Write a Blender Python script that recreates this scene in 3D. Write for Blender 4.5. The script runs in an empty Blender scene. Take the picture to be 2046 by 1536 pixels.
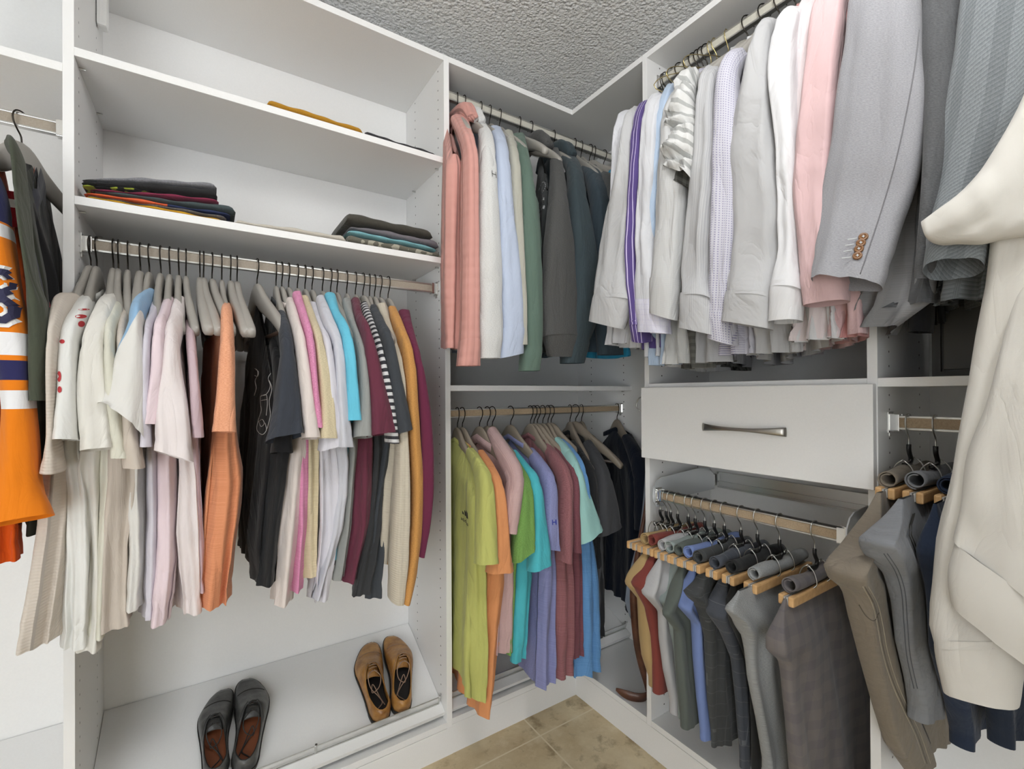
import bpy, bmesh, math, random
import numpy as np
from mathutils import Vector, Matrix
from mathutils.bvhtree import BVHTree
rng = random.Random(7)
COL = bpy.context.scene.collection

# ------------------------------------------------------------------ camera model (world: X along wall A, Y along wall B, metres)
F_PX, CX, CY, CAM_H = 927.82, 1022.99, 781.27, 1.17667
_a = math.radians(56.4) + 0.00434
_p, _r = 0.00448, -0.00572
_F = Vector((math.cos(_a), math.sin(_a), 0)); _R = Vector((math.sin(_a), -math.cos(_a), 0)); _U = Vector((0, 0, 1))
F2 = _F * math.cos(_p) + _U * math.sin(_p); U2 = _U * math.cos(_p) - _F * math.sin(_p)
R3 = _R * math.cos(_r) + U2 * math.sin(_r); U3 = U2 * math.cos(_r) - _R * math.sin(_r)
CAM = Vector((0, 0, CAM_H))

def at(u, v, axis, val):
    d = F2 + R3 * ((u - CX) / F_PX) - U3 * ((v - CY) / F_PX)
    i = 'XYZ'.index(axis)
    t = (val - CAM[i]) / d[i]
    return CAM + d * t

# room numbers
YA, YB = 1.384, 1.727          # front edge and back face of the wall A cabinets
XB, XBK = 1.2013, 1.528        # front edge and back face of the wall B cabinets
XL, XM = -0.2425, 0.6508       # inner faces of bay A
YC, YD = 1.0154, 0.4004        # near faces of the two upright panels on wall B
T = 0.019
ZT = 2.286
Z1, Z2, ZB, ZD, ZE = 1.948, 1.619, 1.204, 1.205, 1.905
ZK = 0.114                     # deck height
RY, RX = 1.448, 1.262          # rail lines
ZRA, ZRBU, ZRBL, ZRC, ZRD, ZRE = 1.529, 2.2, 1.108, 2.204, 1.108, 1.784
PX, PZ = 1.195, 0.853          # pull-out trouser rail

# ------------------------------------------------------------------ materials
def srgb(c):
    if isinstance(c, str):
        c = c.lstrip('#'); c = [int(c[i:i + 2], 16) / 255 for i in (0, 2, 4)]
    return tuple((x / 12.92 if x <= .04045 else ((x + .055) / 1.055) ** 2.4) for x in c) + (1,)

class NT:
    def __init__(s, name):
        s.m = bpy.data.materials.new(name); s.m.use_nodes = True
        s.t = s.m.node_tree; s.b = s.t.nodes['Principled BSDF']
    def n(s, kind, **kw):
        x = s.t.nodes.new(kind)
        for k, v in kw.items(): setattr(x, k, v)
        return x
    def l(s, a, b): s.t.links.new(a, b)
    def math(s, op, a, b=None, c=None):
        x = s.n('ShaderNodeMath', operation=op)
        for i, v in enumerate((a, b, c)):
            if v is None: continue
            if isinstance(v, (int, float)): x.inputs[i].default_value = v
            else: s.l(v, x.inputs[i])
        return x.outputs[0]
    def mix(s, fac, a, b):
        x = s.n('ShaderNodeMix', data_type='RGBA')
        for i, v in ((0, fac), (6, a), (7, b)):
            if isinstance(v, (int, float)): x.inputs[i].default_value = v
            elif isinstance(v, tuple): x.inputs[i].default_value = v
            else: s.l(v, x.inputs[i])
        return x.outputs[2]
    def noise(s, vec, scale, detail=2, rough=.5):
        x = s.n('ShaderNodeTexNoise'); x.inputs['Scale'].default_value = scale
        x.inputs['Detail'].default_value = detail; x.inputs['Roughness'].default_value = rough
        if vec is not None: s.l(vec, x.inputs['Vector'])
        return x.outputs['Fac']
    def bump(s, h, dist=.001, strength=1.0):
        x = s.n('ShaderNodeBump'); x.inputs['Distance'].default_value = dist; x.inputs['Strength'].default_value = strength
        s.l(h, x.inputs['Height']); s.l(x.outputs[0], s.b.inputs['Normal'])

def simple(name, col, rough=.5, metal=0, spec=.5, **kw):
    k = NT(name); k.b.inputs['Base Color'].default_value = srgb(col)
    k.b.inputs['Roughness'].default_value = rough; k.b.inputs['Metallic'].default_value = metal
    k.b.inputs['Specular IOR Level'].default_value = spec
    for a, v in kw.items(): k.b.inputs[a].default_value = v
    return k.m

def uvvec(k, sx=1, sy=1):
    tc = k.n('ShaderNodeTexCoord'); mp = k.n('ShaderNodeMapping'); mp.inputs['Scale'].default_value = (sx, sy, 1)
    k.l(tc.outputs['UV'], mp.inputs[0]); return mp.outputs[0]

_fc = {}
def fabric(col, kind='plain', col2=None, p=None, p2=None, bands=None, rough=.92, soft=None):
    """woven or knitted cloth; UV is in metres, u round the cloth and v down it"""
    key = (col, kind, col2, p, p2, str(bands), rough, soft)
    if key in _fc: return _fc[key]
    k = NT('cloth_' + kind); c = srgb(col); c2 = srgb(col2) if col2 else c
    uv = uvvec(k); sep = k.n('ShaderNodeSeparateXYZ'); k.l(uv, sep.inputs[0]); U, V = sep.outputs[0], sep.outputs[1]
    tc = k.n('ShaderNodeTexCoord')
    def darker(cc, f): return tuple(x * f for x in cc[:3]) + (1,)
    big = k.noise(tc.outputs['Object'], 9, 3)
    base = k.mix(big, darker(c, .84), darker(c, .96))
    fine = k.noise(uvvec(k, 900, 900), 1, 1)
    weave = 800
    if kind == 'heather':
        h = k.noise(uvvec(k, 260, 900), 1, 3, .7)
        r = k.n('ShaderNodeMapRange'); k.l(h, r.inputs[0]); r.inputs[1].default_value = .36; r.inputs[2].default_value = .64
        base = k.mix(r.outputs[0], darker(c, .86), c2 if col2 else darker(c, 1.14))
    elif kind in ('hstripe', 'vstripe', 'dstripe'):
        x = V if kind == 'hstripe' else U if kind == 'vstripe' else k.math('ADD', k.math('MULTIPLY', U, 1.0), k.math('MULTIPLY', V, .9))
        m = k.math('FRACT', k.math('DIVIDE', x, p or .01))
        base = k.mix(k.math('LESS_THAN', m, p2 or .5), base, c2)
    elif kind in ('check', 'grid'):
        a = k.math('LESS_THAN', k.math('FRACT', k.math('DIVIDE', U, p or .01)), p2 or .25)
        b = k.math('LESS_THAN', k.math('FRACT', k.math('DIVIDE', V, p or .01)), p2 or .25)
        f = k.math('MULTIPLY', k.math('ADD', a, b), .5) if kind == 'check' else k.math('MULTIPLY', k.math('MAXIMUM', a, b), .55)
        base = k.mix(f, base, c2)
        if kind == 'grid':
            base = k.mix(k.math('MULTIPLY', k.noise(uvvec(k, 400, 400), 1, 2, .7), .35), base, darker(c, 1.4))
    elif kind == 'dots':
        pp = p or .006
        a = k.math('SUBTRACT', k.math('FRACT', k.math('DIVIDE', U, pp)), .5)
        b = k.math('SUBTRACT', k.math('FRACT', k.math('DIVIDE', V, pp)), .5)
        d = k.math('ADD', k.math('MULTIPLY', a, a), k.math('MULTIPLY', b, b))
        base = k.mix(k.math('LESS_THAN', d, p2 or .06), base, c2)
    elif kind == 'tweed':
        w = k.math('FRACT', k.math('DIVIDE', k.math('ADD', U, V), p or .008))
        h = k.noise(uvvec(k, 500, 180), 1, 3, .8)
        f = k.math('MULTIPLY', k.math('ADD', k.math('MULTIPLY', w, .5), h), .75)
        base = k.mix(f, darker(c, .6), c2)
        wide = k.math('LESS_THAN', k.math('FRACT', k.math('DIVIDE', U, .045)), .4)
        base = k.mix(k.math('MULTIPLY', wide, .25), base, darker(c, .5))
    elif kind == 'camo':
        n1 = k.noise(uvvec(k, 1, 1), 38, 1)
        base = k.mix(k.math('GREATER_THAN', n1, .52), base, c2)
    elif kind == 'split':
        x = k.math('ADD', U, k.math('MULTIPLY', V, p2 or 0))
        base = k.mix(k.math('LESS_THAN', x, p or 0), base, c2)
    elif kind == 'jean':
        h = k.noise(uvvec(k, 300, 60), 1, 4, .7)
        base = k.mix(h, darker(c, .7), darker(c, 1.35))
        wash = k.noise(tc.outputs['Object'], 7, 2)
        base = k.mix(k.math('MULTIPLY', wash, .5), base, c2)
    if kind in ('knit', 'cable'):
        w = .0085 if kind == 'knit' else .022
        a = k.math('ABSOLUTE', k.math('SINE', k.math('MULTIPLY', U, math.pi / w)))
        b = k.math('SINE', k.math('MULTIPLY', V, 2 * math.pi / (.006 if kind == 'knit' else .03)))
        hh = k.math('ADD', a, k.math('MULTIPLY', b, .35 * (1 if kind == 'knit' else .7)))
        base = k.mix(k.math('ADD', k.math('MULTIPLY', a, .35), .62), darker(c, .80), base)
        k.bump(hh, .0008 if kind == 'knit' else .003, .8)
    else:
        mp = k.n('ShaderNodeMapping'); mp.inputs['Scale'].default_value = (1, 1, .38); k.l(tc.outputs['Object'], mp.inputs[0])
        nz = k.n('ShaderNodeTexNoise'); nz.inputs['Scale'].default_value = 12; nz.inputs['Detail'].default_value = 4; nz.inputs['Roughness'].default_value = .5; nz.inputs['Distortion'].default_value = .9
        k.l(mp.outputs[0], nz.inputs['Vector']); wr = k.math('MULTIPLY', k.math('POWER', k.math('ABSOLUTE', k.math('MULTIPLY', k.math('SUBTRACT', nz.outputs['Fac'], .5), 2.2)), .8), 1.5)
        h = k.math('ADD', k.math('MULTIPLY', fine, .05 if kind != 'tweed' else .28), k.math('MULTIPLY', wr, (1.45 if soft is None else soft)))
        k.bump(h, .0030, .75)
    if bands:
        sp = k.n('ShaderNodeSeparateXYZ'); k.l(tc.outputs['Object'], sp.inputs[0])
        for (z0, z1, cc) in bands:
            f = k.math('MULTIPLY', k.math('GREATER_THAN', sp.outputs[2], z0), k.math('LESS_THAN', sp.outputs[2], z1))
            base = k.mix(f, base, srgb(cc))
    k.l(base, k.b.inputs['Base Color'])
    k.b.inputs['Roughness'].default_value = rough; k.b.inputs['Specular IOR Level'].default_value = .25
    k.b.inputs['Sheen Weight'].default_value = .12; k.b.inputs['Sheen Roughness'].default_value = .5
    _fc[key] = k.m
    return k.m

def m_white():
    k = NT('white_melamine')
    tc = k.n('ShaderNodeTexCoord')
    n = k.noise(tc.outputs['Object'], 240, 3)
    k.l(k.mix(n, srgb('#e9e9e8'), srgb('#efefee')), k.b.inputs['Base Color'])
    k.b.inputs['Roughness'].default_value = .42; k.b.inputs['Specular IOR Level'].default_value = .4
    k.bump(n, .0002, .3)
    return k.m
MW = m_white()

def m_panel(axis, a0, a1):
    """white panel with two columns of shelf-pin holes; axis = depth axis of the panel, object coords are world coords"""
    k = NT('white_melamine_drilled'); tc = k.n('ShaderNodeTexCoord'); sp = k.n('ShaderNodeSeparateXYZ'); k.l(tc.outputs['Object'], sp.inputs[0])
    D = sp.outputs['XYZ'.index(axis)]; Z = sp.outputs[2]
    zz = k.math('MULTIPLY', k.math('SUBTRACT', k.math('FRACT', k.math('DIVIDE', Z, .032)), .5), .032)
    f = None
    for a in (a0, a1):
        d = k.math('SUBTRACT', D, a)
        r = k.math('LESS_THAN', k.math('ADD', k.math('MULTIPLY', d, d), k.math('MULTIPLY', zz, zz)), .0026 ** 2)
        f = r if f is None else k.math('MAXIMUM', f, r)
    k.l(k.mix(f, srgb('#ececeb'), srgb('#4a4845')), k.b.inputs['Base Color'])
    k.b.inputs['Roughness'].default_value = .42; k.b.inputs['Specular IOR Level'].default_value = .4
    return k.m
MPA = m_panel('Y', 1.430, 1.634)
MPB = m_panel('X', 1.265, 1.455)

def m_ceiling():
    k = NT('knockdown_ceiling'); tc = k.n('ShaderNodeTexCoord')
    n = k.noise(tc.outputs['Object'], 75, 3, .6)
    v = k.n('ShaderNodeTexVoronoi'); v.inputs['Scale'].default_value = 95; k.l(tc.outputs['Object'], v.inputs['Vector'])
    h = k.math('ADD', k.math('MULTIPLY', n, 1.2), k.math('MULTIPLY', v.outputs['Distance'], -.7))
    k.l(k.mix(n, srgb('#ebebea'), srgb('#f8f8f7')), k.b.inputs['Base Color'])
    k.b.inputs['Roughness'].default_value = .9
    k.bump(h, .010, 1.0)
    return k.m

def m_floor():
    k = NT('travertine_tile'); tc = k.n('ShaderNodeTexCoord'); o = tc.outputs['Object']
    sp = k.n('ShaderNodeSeparateXYZ'); k.l(o, sp.inputs[0])
    n1 = k.noise(o, 5, 5, .65); n2 = k.noise(o, 13, 6, .62); n3 = k.noise(o, 160, 2)
    r = k.n('ShaderNodeMapRange'); k.l(n1, r.inputs[0]); r.inputs[1].default_value = .35; r.inputs[2].default_value = .65
    c = k.mix(r.outputs[0], srgb('#b59f7a'), srgb('#e0d2b0'))
    c = k.mix(k.math('MULTIPLY', n2, .75), c, srgb('#c8b48e'))
    r2 = k.n('ShaderNodeMapRange'); k.l(n2, r2.inputs[0]); r2.inputs[1].default_value = .56; r2.inputs[2].default_value = .72
    c = k.mix(k.math('MULTIPLY', r2.outputs[0], .5), c, srgb('#e4d8ba'))
    r3 = k.n('ShaderNodeMapRange'); k.l(n2, r3.inputs[0]); r3.inputs[1].default_value = .47; r3.inputs[2].default_value = .33
    c = k.mix(k.math('MULTIPLY', r3.outputs[0], .7), c, srgb('#806a48'))
    g = None
    for ax, off in ((0, .955), (1, 1.287)):
        q = k.math('DIVIDE', k.math('SUBTRACT', sp.outputs[ax], off), .457)
        fr = k.math('ABSOLUTE', k.math('SUBTRACT', k.math('FRACT', k.math('ADD', q, .5)), .5))
        e = k.math('LESS_THAN', fr, .0028 / .457)
        g = e if g is None else k.math('MAXIMUM', g, e)
    k.l(k.mix(g, c, srgb('#dccfb2')), k.b.inputs['Base Color'])
    k.b.inputs['Roughness'].default_value = .45
    k.bump(k.math('SUBTRACT', k.math('MULTIPLY', n3, .3), g), .0012, .6)
    return k.m

def m_linen(a='#8d7a63', b='#c2ad90'):
    k = NT('tan_insert'); v1 = uvvec(k, 30, 900); n = k.noise(v1, 1, 3); tc = k.n('ShaderNodeTexCoord')
    n2 = k.noise(tc.outputs['Object'], 420, 2)
    k.l(k.mix(n2, srgb(a), srgb(b)), k.b.inputs['Base Color']); k.b.inputs['Roughness'].default_value = .7
    return k.m
MCHROME = simple('brushed_chrome', '#c9c9c6', .28, 1.0)
MCH2 = simple('bright_chrome', '#e4e4e2', .12, 1.0)
MINS = m_linen(); MINS_G = m_linen('#8f8477', '#aaa091'); MINS_P = m_linen('#bcb9ac', '#d6d3c8')  # one insert in three tones; what it reflects is put into the colour
MHOOK = simple('black_nickel', '#3b3733', .25, 1.0)
MHANG = simple('grey_painted_wood', '#a39f98', .33, 0, .5)
MHANG2 = simple('taupe_painted_wood', '#978c7e', .36, 0, .5)
MBAR = simple('dark_trouser_bar', '#4a3d36', .3, 0, .5)
MBLK = simple('black_plastic', '#1b1b1b', .3)
MSAFE = simple('dark_safe_steel', '#3f3f3d', .5)
MNICK = simple('satin_nickel', '#a9a6a0', .32, 1.0)
MGOLD = simple('brass_wire', '#c9b780', .25, 1.0)
MACRY = simple('clear_acrylic', '#f4f6f6', .05, 0, .5, Alpha=.35)
MWALL = simple('wall_paint', '#dcdcda', .8)
MPLATE = simple('pale_metal_plate', '#c3c6c8', .3, .2)
MDARKREG = simple('bronze_register', '#5c544b', .5, .3)

def m_wood():
    k = NT('varnished_beech'); tc = k.n('ShaderNodeTexCoord'); mp = k.n('ShaderNodeMapping'); mp.inputs['Scale'].default_value = (8, 90, 90)
    k.l(tc.outputs['Object'], mp.inputs[0]); n = k.noise(mp.outputs[0], 1, 4)
    k.l(k.mix(n, srgb('#c2935f'), srgb('#e6c08c')), k.b.inputs['Base Color']); k.b.inputs['Roughness'].default_value = .35
    return k.m
MWOOD = m_wood()

# ------------------------------------------------------------------ object helpers
LOCAL = [False]
def link(o, parent=None):
    COL.objects.link(o)
    if parent is not None:
        o.parent = parent
        if not LOCAL[0]:      # mesh coordinates are world coordinates
            if parent.type == 'EMPTY':
                o.matrix_parent_inverse = (Matrix.Translation(parent.location) @ parent.rotation_euler.to_matrix().to_4x4()).inverted()
    return o
def tag(o, label, cat, group=None, kind=None):
    if label: o['label'] = label
    if cat: o['category'] = cat
    if group: o['group'] = group
    if kind: o['kind'] = kind
    return o
def empty(name, loc=(0, 0, 0), label=None, cat=None, group=None, rz=0):
    e = bpy.data.objects.new(name, None); e.empty_display_size = .05; e.location = loc; e.rotation_euler = (0, 0, rz)
    link(e); return tag(e, label, cat, group)
def mesh(name, V, Fc, mat, parent=None, uv=None, smooth=True):
    """V in the parent's local frame (or world if no parent)"""
    me = bpy.data.meshes.new(name); me.from_pydata([tuple(v) for v in V], [], [tuple(f) for f in Fc])
    if uv is not None:
        L = me.uv_layers.new(name='UVMap'); idx = np.zeros(len(me.loops), dtype=np.int32); me.loops.foreach_get('vertex_index', idx)
        L.data.foreach_set('uv', np.asarray(uv, dtype=np.float32)[idx].ravel())
    me.materials.append(mat)
    if smooth: me.polygons.foreach_set('use_smooth', [True] * len(me.polygons))
    me.update(); o = bpy.data.objects.new(name, me); return link(o, parent)

class MB:
    def __init__(s): s.v = []; s.f = []
    def box(s, a, b, bev=0.0):
        x0, y0, z0 = [min(a[i], b[i]) for i in range(3)]; x1, y1, z1 = [max(a[i], b[i]) for i in range(3)]
        if bev <= 0:
            i = len(s.v); s.v += [(x, y, z) for x in (x0, x1) for y in (y0, y1) for z in (z0, z1)]
            s.f += [tuple(i + q for q in f) for f in ((0, 1, 3, 2), (4, 6, 7, 5), (0, 4, 5, 1), (2, 3, 7, 6), (0, 2, 6, 4), (1, 5, 7, 3))]
            return s
        bm = bmesh.new(); bmesh.ops.create_cube(bm, size=1)
        for v in bm.verts: v.co = Vector(((x0 + x1) / 2 + v.co.x * (x1 - x0), (y0 + y1) / 2 + v.co.y * (y1 - y0), (z0 + z1) / 2 + v.co.z * (z1 - z0)))
        bmesh.ops.bevel(bm, geom=list(bm.edges), offset=bev, segments=2, affect='EDGES', profile=.6)
        s.add(bm); return s
    def add(s, bm):
        i = len(s.v); bm.verts.ensure_lookup_table()
        s.v += [tuple(v.co) for v in bm.verts]; s.f += [tuple(i + v.index for v in f.verts) for f in bm.faces]; bm.free()
    def tube(s, pts, r, n=8, cap=True, closed=False):
        pts = [Vector(p) for p in pts]; N = len(pts); rs = r if isinstance(r, (list, tuple)) else [r] * N
        i0 = len(s.v); up = None
        for i, p in enumerate(pts):
            if closed: t = (pts[(i + 1) % N] - pts[i - 1])
            else: t = pts[min(i + 1, N - 1)] - pts[max(i - 1, 0)]
            t.normalize()
            if up is None:
                up = Vector((0, 0, 1)) if abs(t.z) < .9 else Vector((1, 0, 0))
            a = t.cross(up)
            if a.length < 1e-6: a = t.cross(Vector((0, 1, 0)))
            a.normalize(); b = a.cross(t).normalized(); up = b
            for k in range(n):
                q = 2 * math.pi * k / n
                s.v.append(tuple(p + (a * math.cos(q) + b * math.sin(q)) * rs[i]))
        M = N if closed else N - 1
        for i in range(M):
            for k in range(n):
                j = (i + 1) % N
                s.f.append((i0 + i * n + k, i0 + i * n + (k + 1) % n, i0 + j * n + (k + 1) % n, i0 + j * n + k))
        if cap and not closed:
            s.f.append(tuple(i0 + k for k in range(n))[::-1]); s.f.append(tuple(i0 + (N - 1) * n + k for k in range(n)))
        return s
    def prism(s, poly, axis, a, b):
        """poly = 2D points in the other two axes (in XYZ order)"""
        i = len(s.v); n = len(poly); o = [q for q in range(3) if q != axis]
        for val in (a, b):
            for p in poly:
                c = [0, 0, 0]; c[axis] = val; c[o[0]] = p[0]; c[o[1]] = p[1]; s.v.append(tuple(c))
        s.f += [tuple(range(i, i + n))[::-1], tuple(range(i + n, i + 2 * n))]
        s.f += [(i + k, i + (k + 1) % n, i + n + (k + 1) % n, i + n + k) for k in range(n)]
        return s
    def obj(s, name, mat, parent=None, smooth=False):
        return mesh(name, s.v, s.f, mat, parent, smooth=smooth)
def fixn(o):
    bm = bmesh.new(); bm.from_mesh(o.data); bmesh.ops.recalc_face_normals(bm, faces=list(bm.faces)); bm.to_mesh(o.data); bm.free(); return o
def catmull(P, n):
    """resample rows of values P (k x d) to n rows"""
    P = np.asarray(P, float); k = len(P)
    if k == 2: t = np.linspace(0, 1, n)[:, None]; return P[0] * (1 - t) + P[1] * t
    d = np.r_[0, np.cumsum(np.maximum(1e-6, np.linalg.norm(np.diff(P[:, :3], axis=0), axis=1)))]
    m = np.zeros_like(P)
    for i in range(k):
        if i == 0: m[i] = (P[1] - P[0]) / (d[1] - d[0])
        elif i == k - 1: m[i] = (P[-1] - P[-2]) / (d[-1] - d[-2])
        else:
            a = (P[i] - P[i - 1]) / (d[i] - d[i - 1]); b = (P[i + 1] - P[i]) / (d[i + 1] - d[i])
            m[i] = np.where(a * b > 0, 2 * a * b / (a + b + 1e-12 * np.sign(a + b + 1e-20)), 0)  # monotone
            m[i, :3] = (a[:3] + b[:3]) / 2
    t = np.linspace(0, d[-1], n); out = []
    for x in t:
        i = min(k - 2, max(0, int(np.searchsorted(d, x, 'right') - 1))); h = d[i + 1] - d[i]; s = (x - d[i]) / h
        out.append((2 * s ** 3 - 3 * s ** 2 + 1) * P[i] + (s ** 3 - 2 * s ** 2 + s) * h * m[i] + (-2 * s ** 3 + 3 * s ** 2) * P[i + 1] + (s ** 3 - s ** 2) * h * m[i + 1])
    return np.array(out)

# ------------------------------------------------------------------ room
def struct(name, mb, mat): o = mb.obj(name, mat); o['kind'] = 'structure'; return o
struct('floor', MB().box((-2.2, -1.4, -.05), (1.75, 1.95, 0)), m_floor())
struct('ceiling', MB().box((-2.2, -1.4, 2.44), (1.75, 1.95, 2.5)), m_ceiling())
struct('wall_north', MB().box((-2.2, YB + .012, 0), (1.75, YB + .10, 2.44)), MWALL)
struct('wall_east', MB().box((XBK + .012, -1.4, 0), (XBK + .10, YB + .012, 2.44)), MWALL)

mb = MB(); mb.box((-2.2, -1.4, 0), (-2.1, -1.3, 2.44)); mb.box((-.7, -1.4, 0), (XBK + .1, -1.3, 2.44)); mb.box((-2.1, -1.4, 2.1), (-.7, -1.3, 2.44)); struct('wall_south', mb, MWALL)
struct('wall_west', MB().box((-2.2, -1.3, 0), (-2.1, YB + .012, 2.44)), MWALL)
def shelf(name, parent, a, b, bev=.0008): return MB().box(a, b, bev).obj(name, MW, parent)
def rail(parent, p0, p1, z, out, ins=None):
    """rectangular closet rail with a tan insert on the room side; out = unit vector towards the room"""
    p0 = Vector(p0); p1 = Vector(p1); d = (p1 - p0).normalized(); o = Vector(out)
    def bx(mb, a0, a1, o0, o1, z0, z1):
        A = p0 + d * a0 + o * o0; B = p0 + d * a1 + o * o1
        mb.box((A.x, A.y, z + z0), (B.x, B.y, z + z1), .0009)
    L = (p1 - p0).length
    mb = MB(); bx(mb, 0, L, -.0075, .0055, -.015, .015); bx(mb, 0, L, .005, .0078, .0105, .015); bx(mb, 0, L, .005, .0078, -.015, -.0105)
    r = mb.obj('closet_rail', MCHROME, parent)
    A = p0 + d * .018 + o * .0062; B = p1 - d * .018 + o * .0062
    t = Vector((0, 0, 1)); w = (B - A).length
    V = [A + t * (z - .0103), B + t * (z - .0103), B + t * (z + .0103), A + t * (z + .0103)]
    V += [v - o * .0012 for v in V]
    mesh('rail_insert', V, [(0, 1, 2, 3), (4, 7, 6, 5), (0, 4, 5, 1), (2, 6, 7, 3), (1, 5, 6, 2), (0, 3, 7, 4)], ins or MINS, r,
         uv=[(0, 0), (w, 0), (w, .02), (0, .02)] * 2, smooth=False)
    for e, s in ((0, 1), (L, -1)):
        mb = MB()
        bx(mb, e, e + s * .004, -.016, .015, -.023, .023); bx(mb, e, e + s * .021, -.0105, .0105, -.0185, -.0155)
        bx(mb, e, e + s * .021, .0085, .0105, -.018, .018); bx(mb, e, e + s * .021, -.0105, -.0085, -.018, .018)
        bx(mb, e, e + s * .003, -.006, .006, -.031, -.02)
        mb.obj('rail_bracket', MCH2, r)
    return r
def pins(parent, pts):
    for p in pts: MB().tube([(p[0], p[1], p[2]), (p[0] + p[3], p[1] + p[4], p[2])], .0025, 8).obj('shelf_pin', MCHROME, parent)

# left bay (mostly outside the frame)
XE = XL - T
uE = empty('closet_unit', ((XE - .9 + XE) / 2, (YA + YB) / 2, 0), 'white open closet bay at the left edge holding the orange jersey', 'closet unit', 'built-in white closet units')
MB().box((XE - .92, YA, 0), (XE - .90, YB, ZT)).obj('side_panel', MPA, uE)
MB().box((XE - .90, YB, 0), (XE, YB + .008, ZT)).obj('back_panel', MW, uE)
shelf('top_panel', uE, (XE - .90, YA, ZT - T), (XE, YB, ZT))
shelf('shelf', uE, (XE - .90, YA, ZE - T), (XE, YB, ZE))
rail(uE, (XE - .90, 1.448, 0), (XE, 1.448, 0), ZRE, (0, -1, 0), MINS_G)
shelf('shelf', uE, (XE - .90, YA, ZK - T), (XE, YB, ZK))
MB().box((XE - .90, YA, 0), (XE, YA + T, ZK - T)).obj('toe_kick', MW, uE)
def slant(parent, x0, x1, name='shoe_shelf', lip=True, zf=.136, zb=.292):
    n = Vector((0, -(zb - zf), YB - .006 - YA)).normalized()
    a = Vector((0, YA + .012, zf)); b = Vector((0, YB - .004, zb)); th = .016
    up = Vector((0, -(b.z - a.z), b.y - a.y)).normalized()
    poly = [(a.y, a.z), (b.y, b.z), (b.y - up.y * th, b.z - up.z * th), (a.y - up.y * th, a.z - up.z * th)]
    s = fixn(MB().prism(poly, 0, x0 + .001, x1 - .001).obj(name, MW, parent))
    if lip:
        d = (b - a).normalized()
        q = a + d * .034 + up * .001
        def P(al, h): v = q + d * al + up * h; return (v.y, v.z)
        f = fixn(MB().prism([P(-.0015, .002), P(.0015, .002), P(.0015, .030), P(-.0015, .030)], 0, x0 + .012, x1 - .012).obj('shelf_fence', MACRY, s))
        mb = MB()
        for h in (.030, .004): mb.tube([(x0 + .010, *P(0, h)), (x1 - .010, *P(0, h))], .0016, 6)
        mb.prism([P(-.004, 0), P(.004, 0), P(.004, .004), P(-.004, .004)], 0, x0 + .01, x1 - .01)
        fixn(mb.obj('fence_rail', MCHROME, f))
        xs = [x0 + .012, x1 - .012] + ([x0 + .50] if x1 - x0 > .88 and x0 < 0 else [])
        for x in xs:
            MB().tube([(x, *P(0, -.002)), (x, *P(0, .038))], .0035, 8).obj('fence_post', MCHROME, f)
    return s
slant(uE, XE - .90, XE, lip=False)

# bay A
uA = empty('closet_unit', ((XL + XM) / 2, (YA + YB) / 2, 0), 'white closet bay with the folded clothes shelf and the slanted shelf of leather shoes', 'closet unit', 'built-in white closet units')
MB().box((XL - T, YA, 0), (XL, YB, ZT), .0008).obj('side_panel', MPA, uA)
MB().box((XM, YA, 0), (XM + T, YB, ZT), .0008).obj('side_panel', MPA, uA)
MB().box((XL, YB, 0), (XM, YB + .008, ZT)).obj('back_panel', MW, uA)
shelf('top_panel', uA, (XL, YA, ZT - T), (XM, YB, ZT))
s1 = shelf('shelf', uA, (XL, YA, Z1 - T), (XM, YB - .001, Z1))
s2 = shelf('shelf', uA, (XL, YA, Z2 - T), (XM, YB - .001, Z2))
pins(uA, [(x, y, z - T - .003, dx, 0) for z in (Z1, Z2) for y in (1.43, 1.634) for x, dx in ((XL, .012), (XM, -.012))])
rail(uA, (XL, RY, 0), (XM, RY, 0), ZRA, (0, -1, 0), MINS_G)
slant(uA, XL, XM)
shelf('bottom_shelf', uA, (XL, YA, ZK - T - .006), (XM, YB, ZK - .006))
MB().box((XL - T, YA - .0008, 0), (XM + T, YA + T, ZK - T - .007)).obj('toe_kick', MW, uA)
MB().box((XL + .001, 1.62, 2.16), (XL + .024, 1.655, 2.262), .008).obj('cable_cover', MW, uA)

# corner bay
uB = empty('closet_unit', ((XM + XBK) / 2, 1.45, 0), 'white corner closet bay with two rails and an empty slanted shoe shelf', 'closet unit', 'built-in white closet units')
x0 = XM + T
MB().box((XBK - .001, YC + T, 0), (XBK + .012, YB, ZT)).obj('side_panel', MPA, uB)
MB().box((x0, YB, 0), (XBK, YB + .008, ZT)).obj('back_panel', MW, uB)
mb = MB(); tp = [(x0, YA), (x0, YB), (XBK - .001, YB), (XBK - .001, YC + T), (XB, YC + T), (XB, YA)]
fixn(MB().prism(tp, 2, ZT - T, ZT).obj('top_panel', MW, uB))
shelf('shelf', uB, (x0, YA, ZB - T), (XBK - .001, YB, ZB))
pins(uB, [(XBK - .001, y, ZB - T - .003, -.012, 0) for y in (1.43, 1.634)])
rail(uB, (x0, RY, 0), (XBK - .001, RY, 0), ZRBU, (0, -1, 0), MINS_P)
rail(uB, (x0, RY, 0), (XBK - .001, RY, 0), ZRBL, (0, -1, 0))
slant(uB, x0, XBK - .001, lip=True)
fixn(MB().prism(tp, 2, ZK - T, ZK).obj('bottom_shelf', MW, uB))
fixn(MB().prism([(x0, YA), (x0, YA + T), (XB + T, YA + T), (XB + T, YC + T), (XB, YC + T), (XB, YA)], 2, 0, ZK - T - .001).obj('toe_kick', MW, uB))

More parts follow.
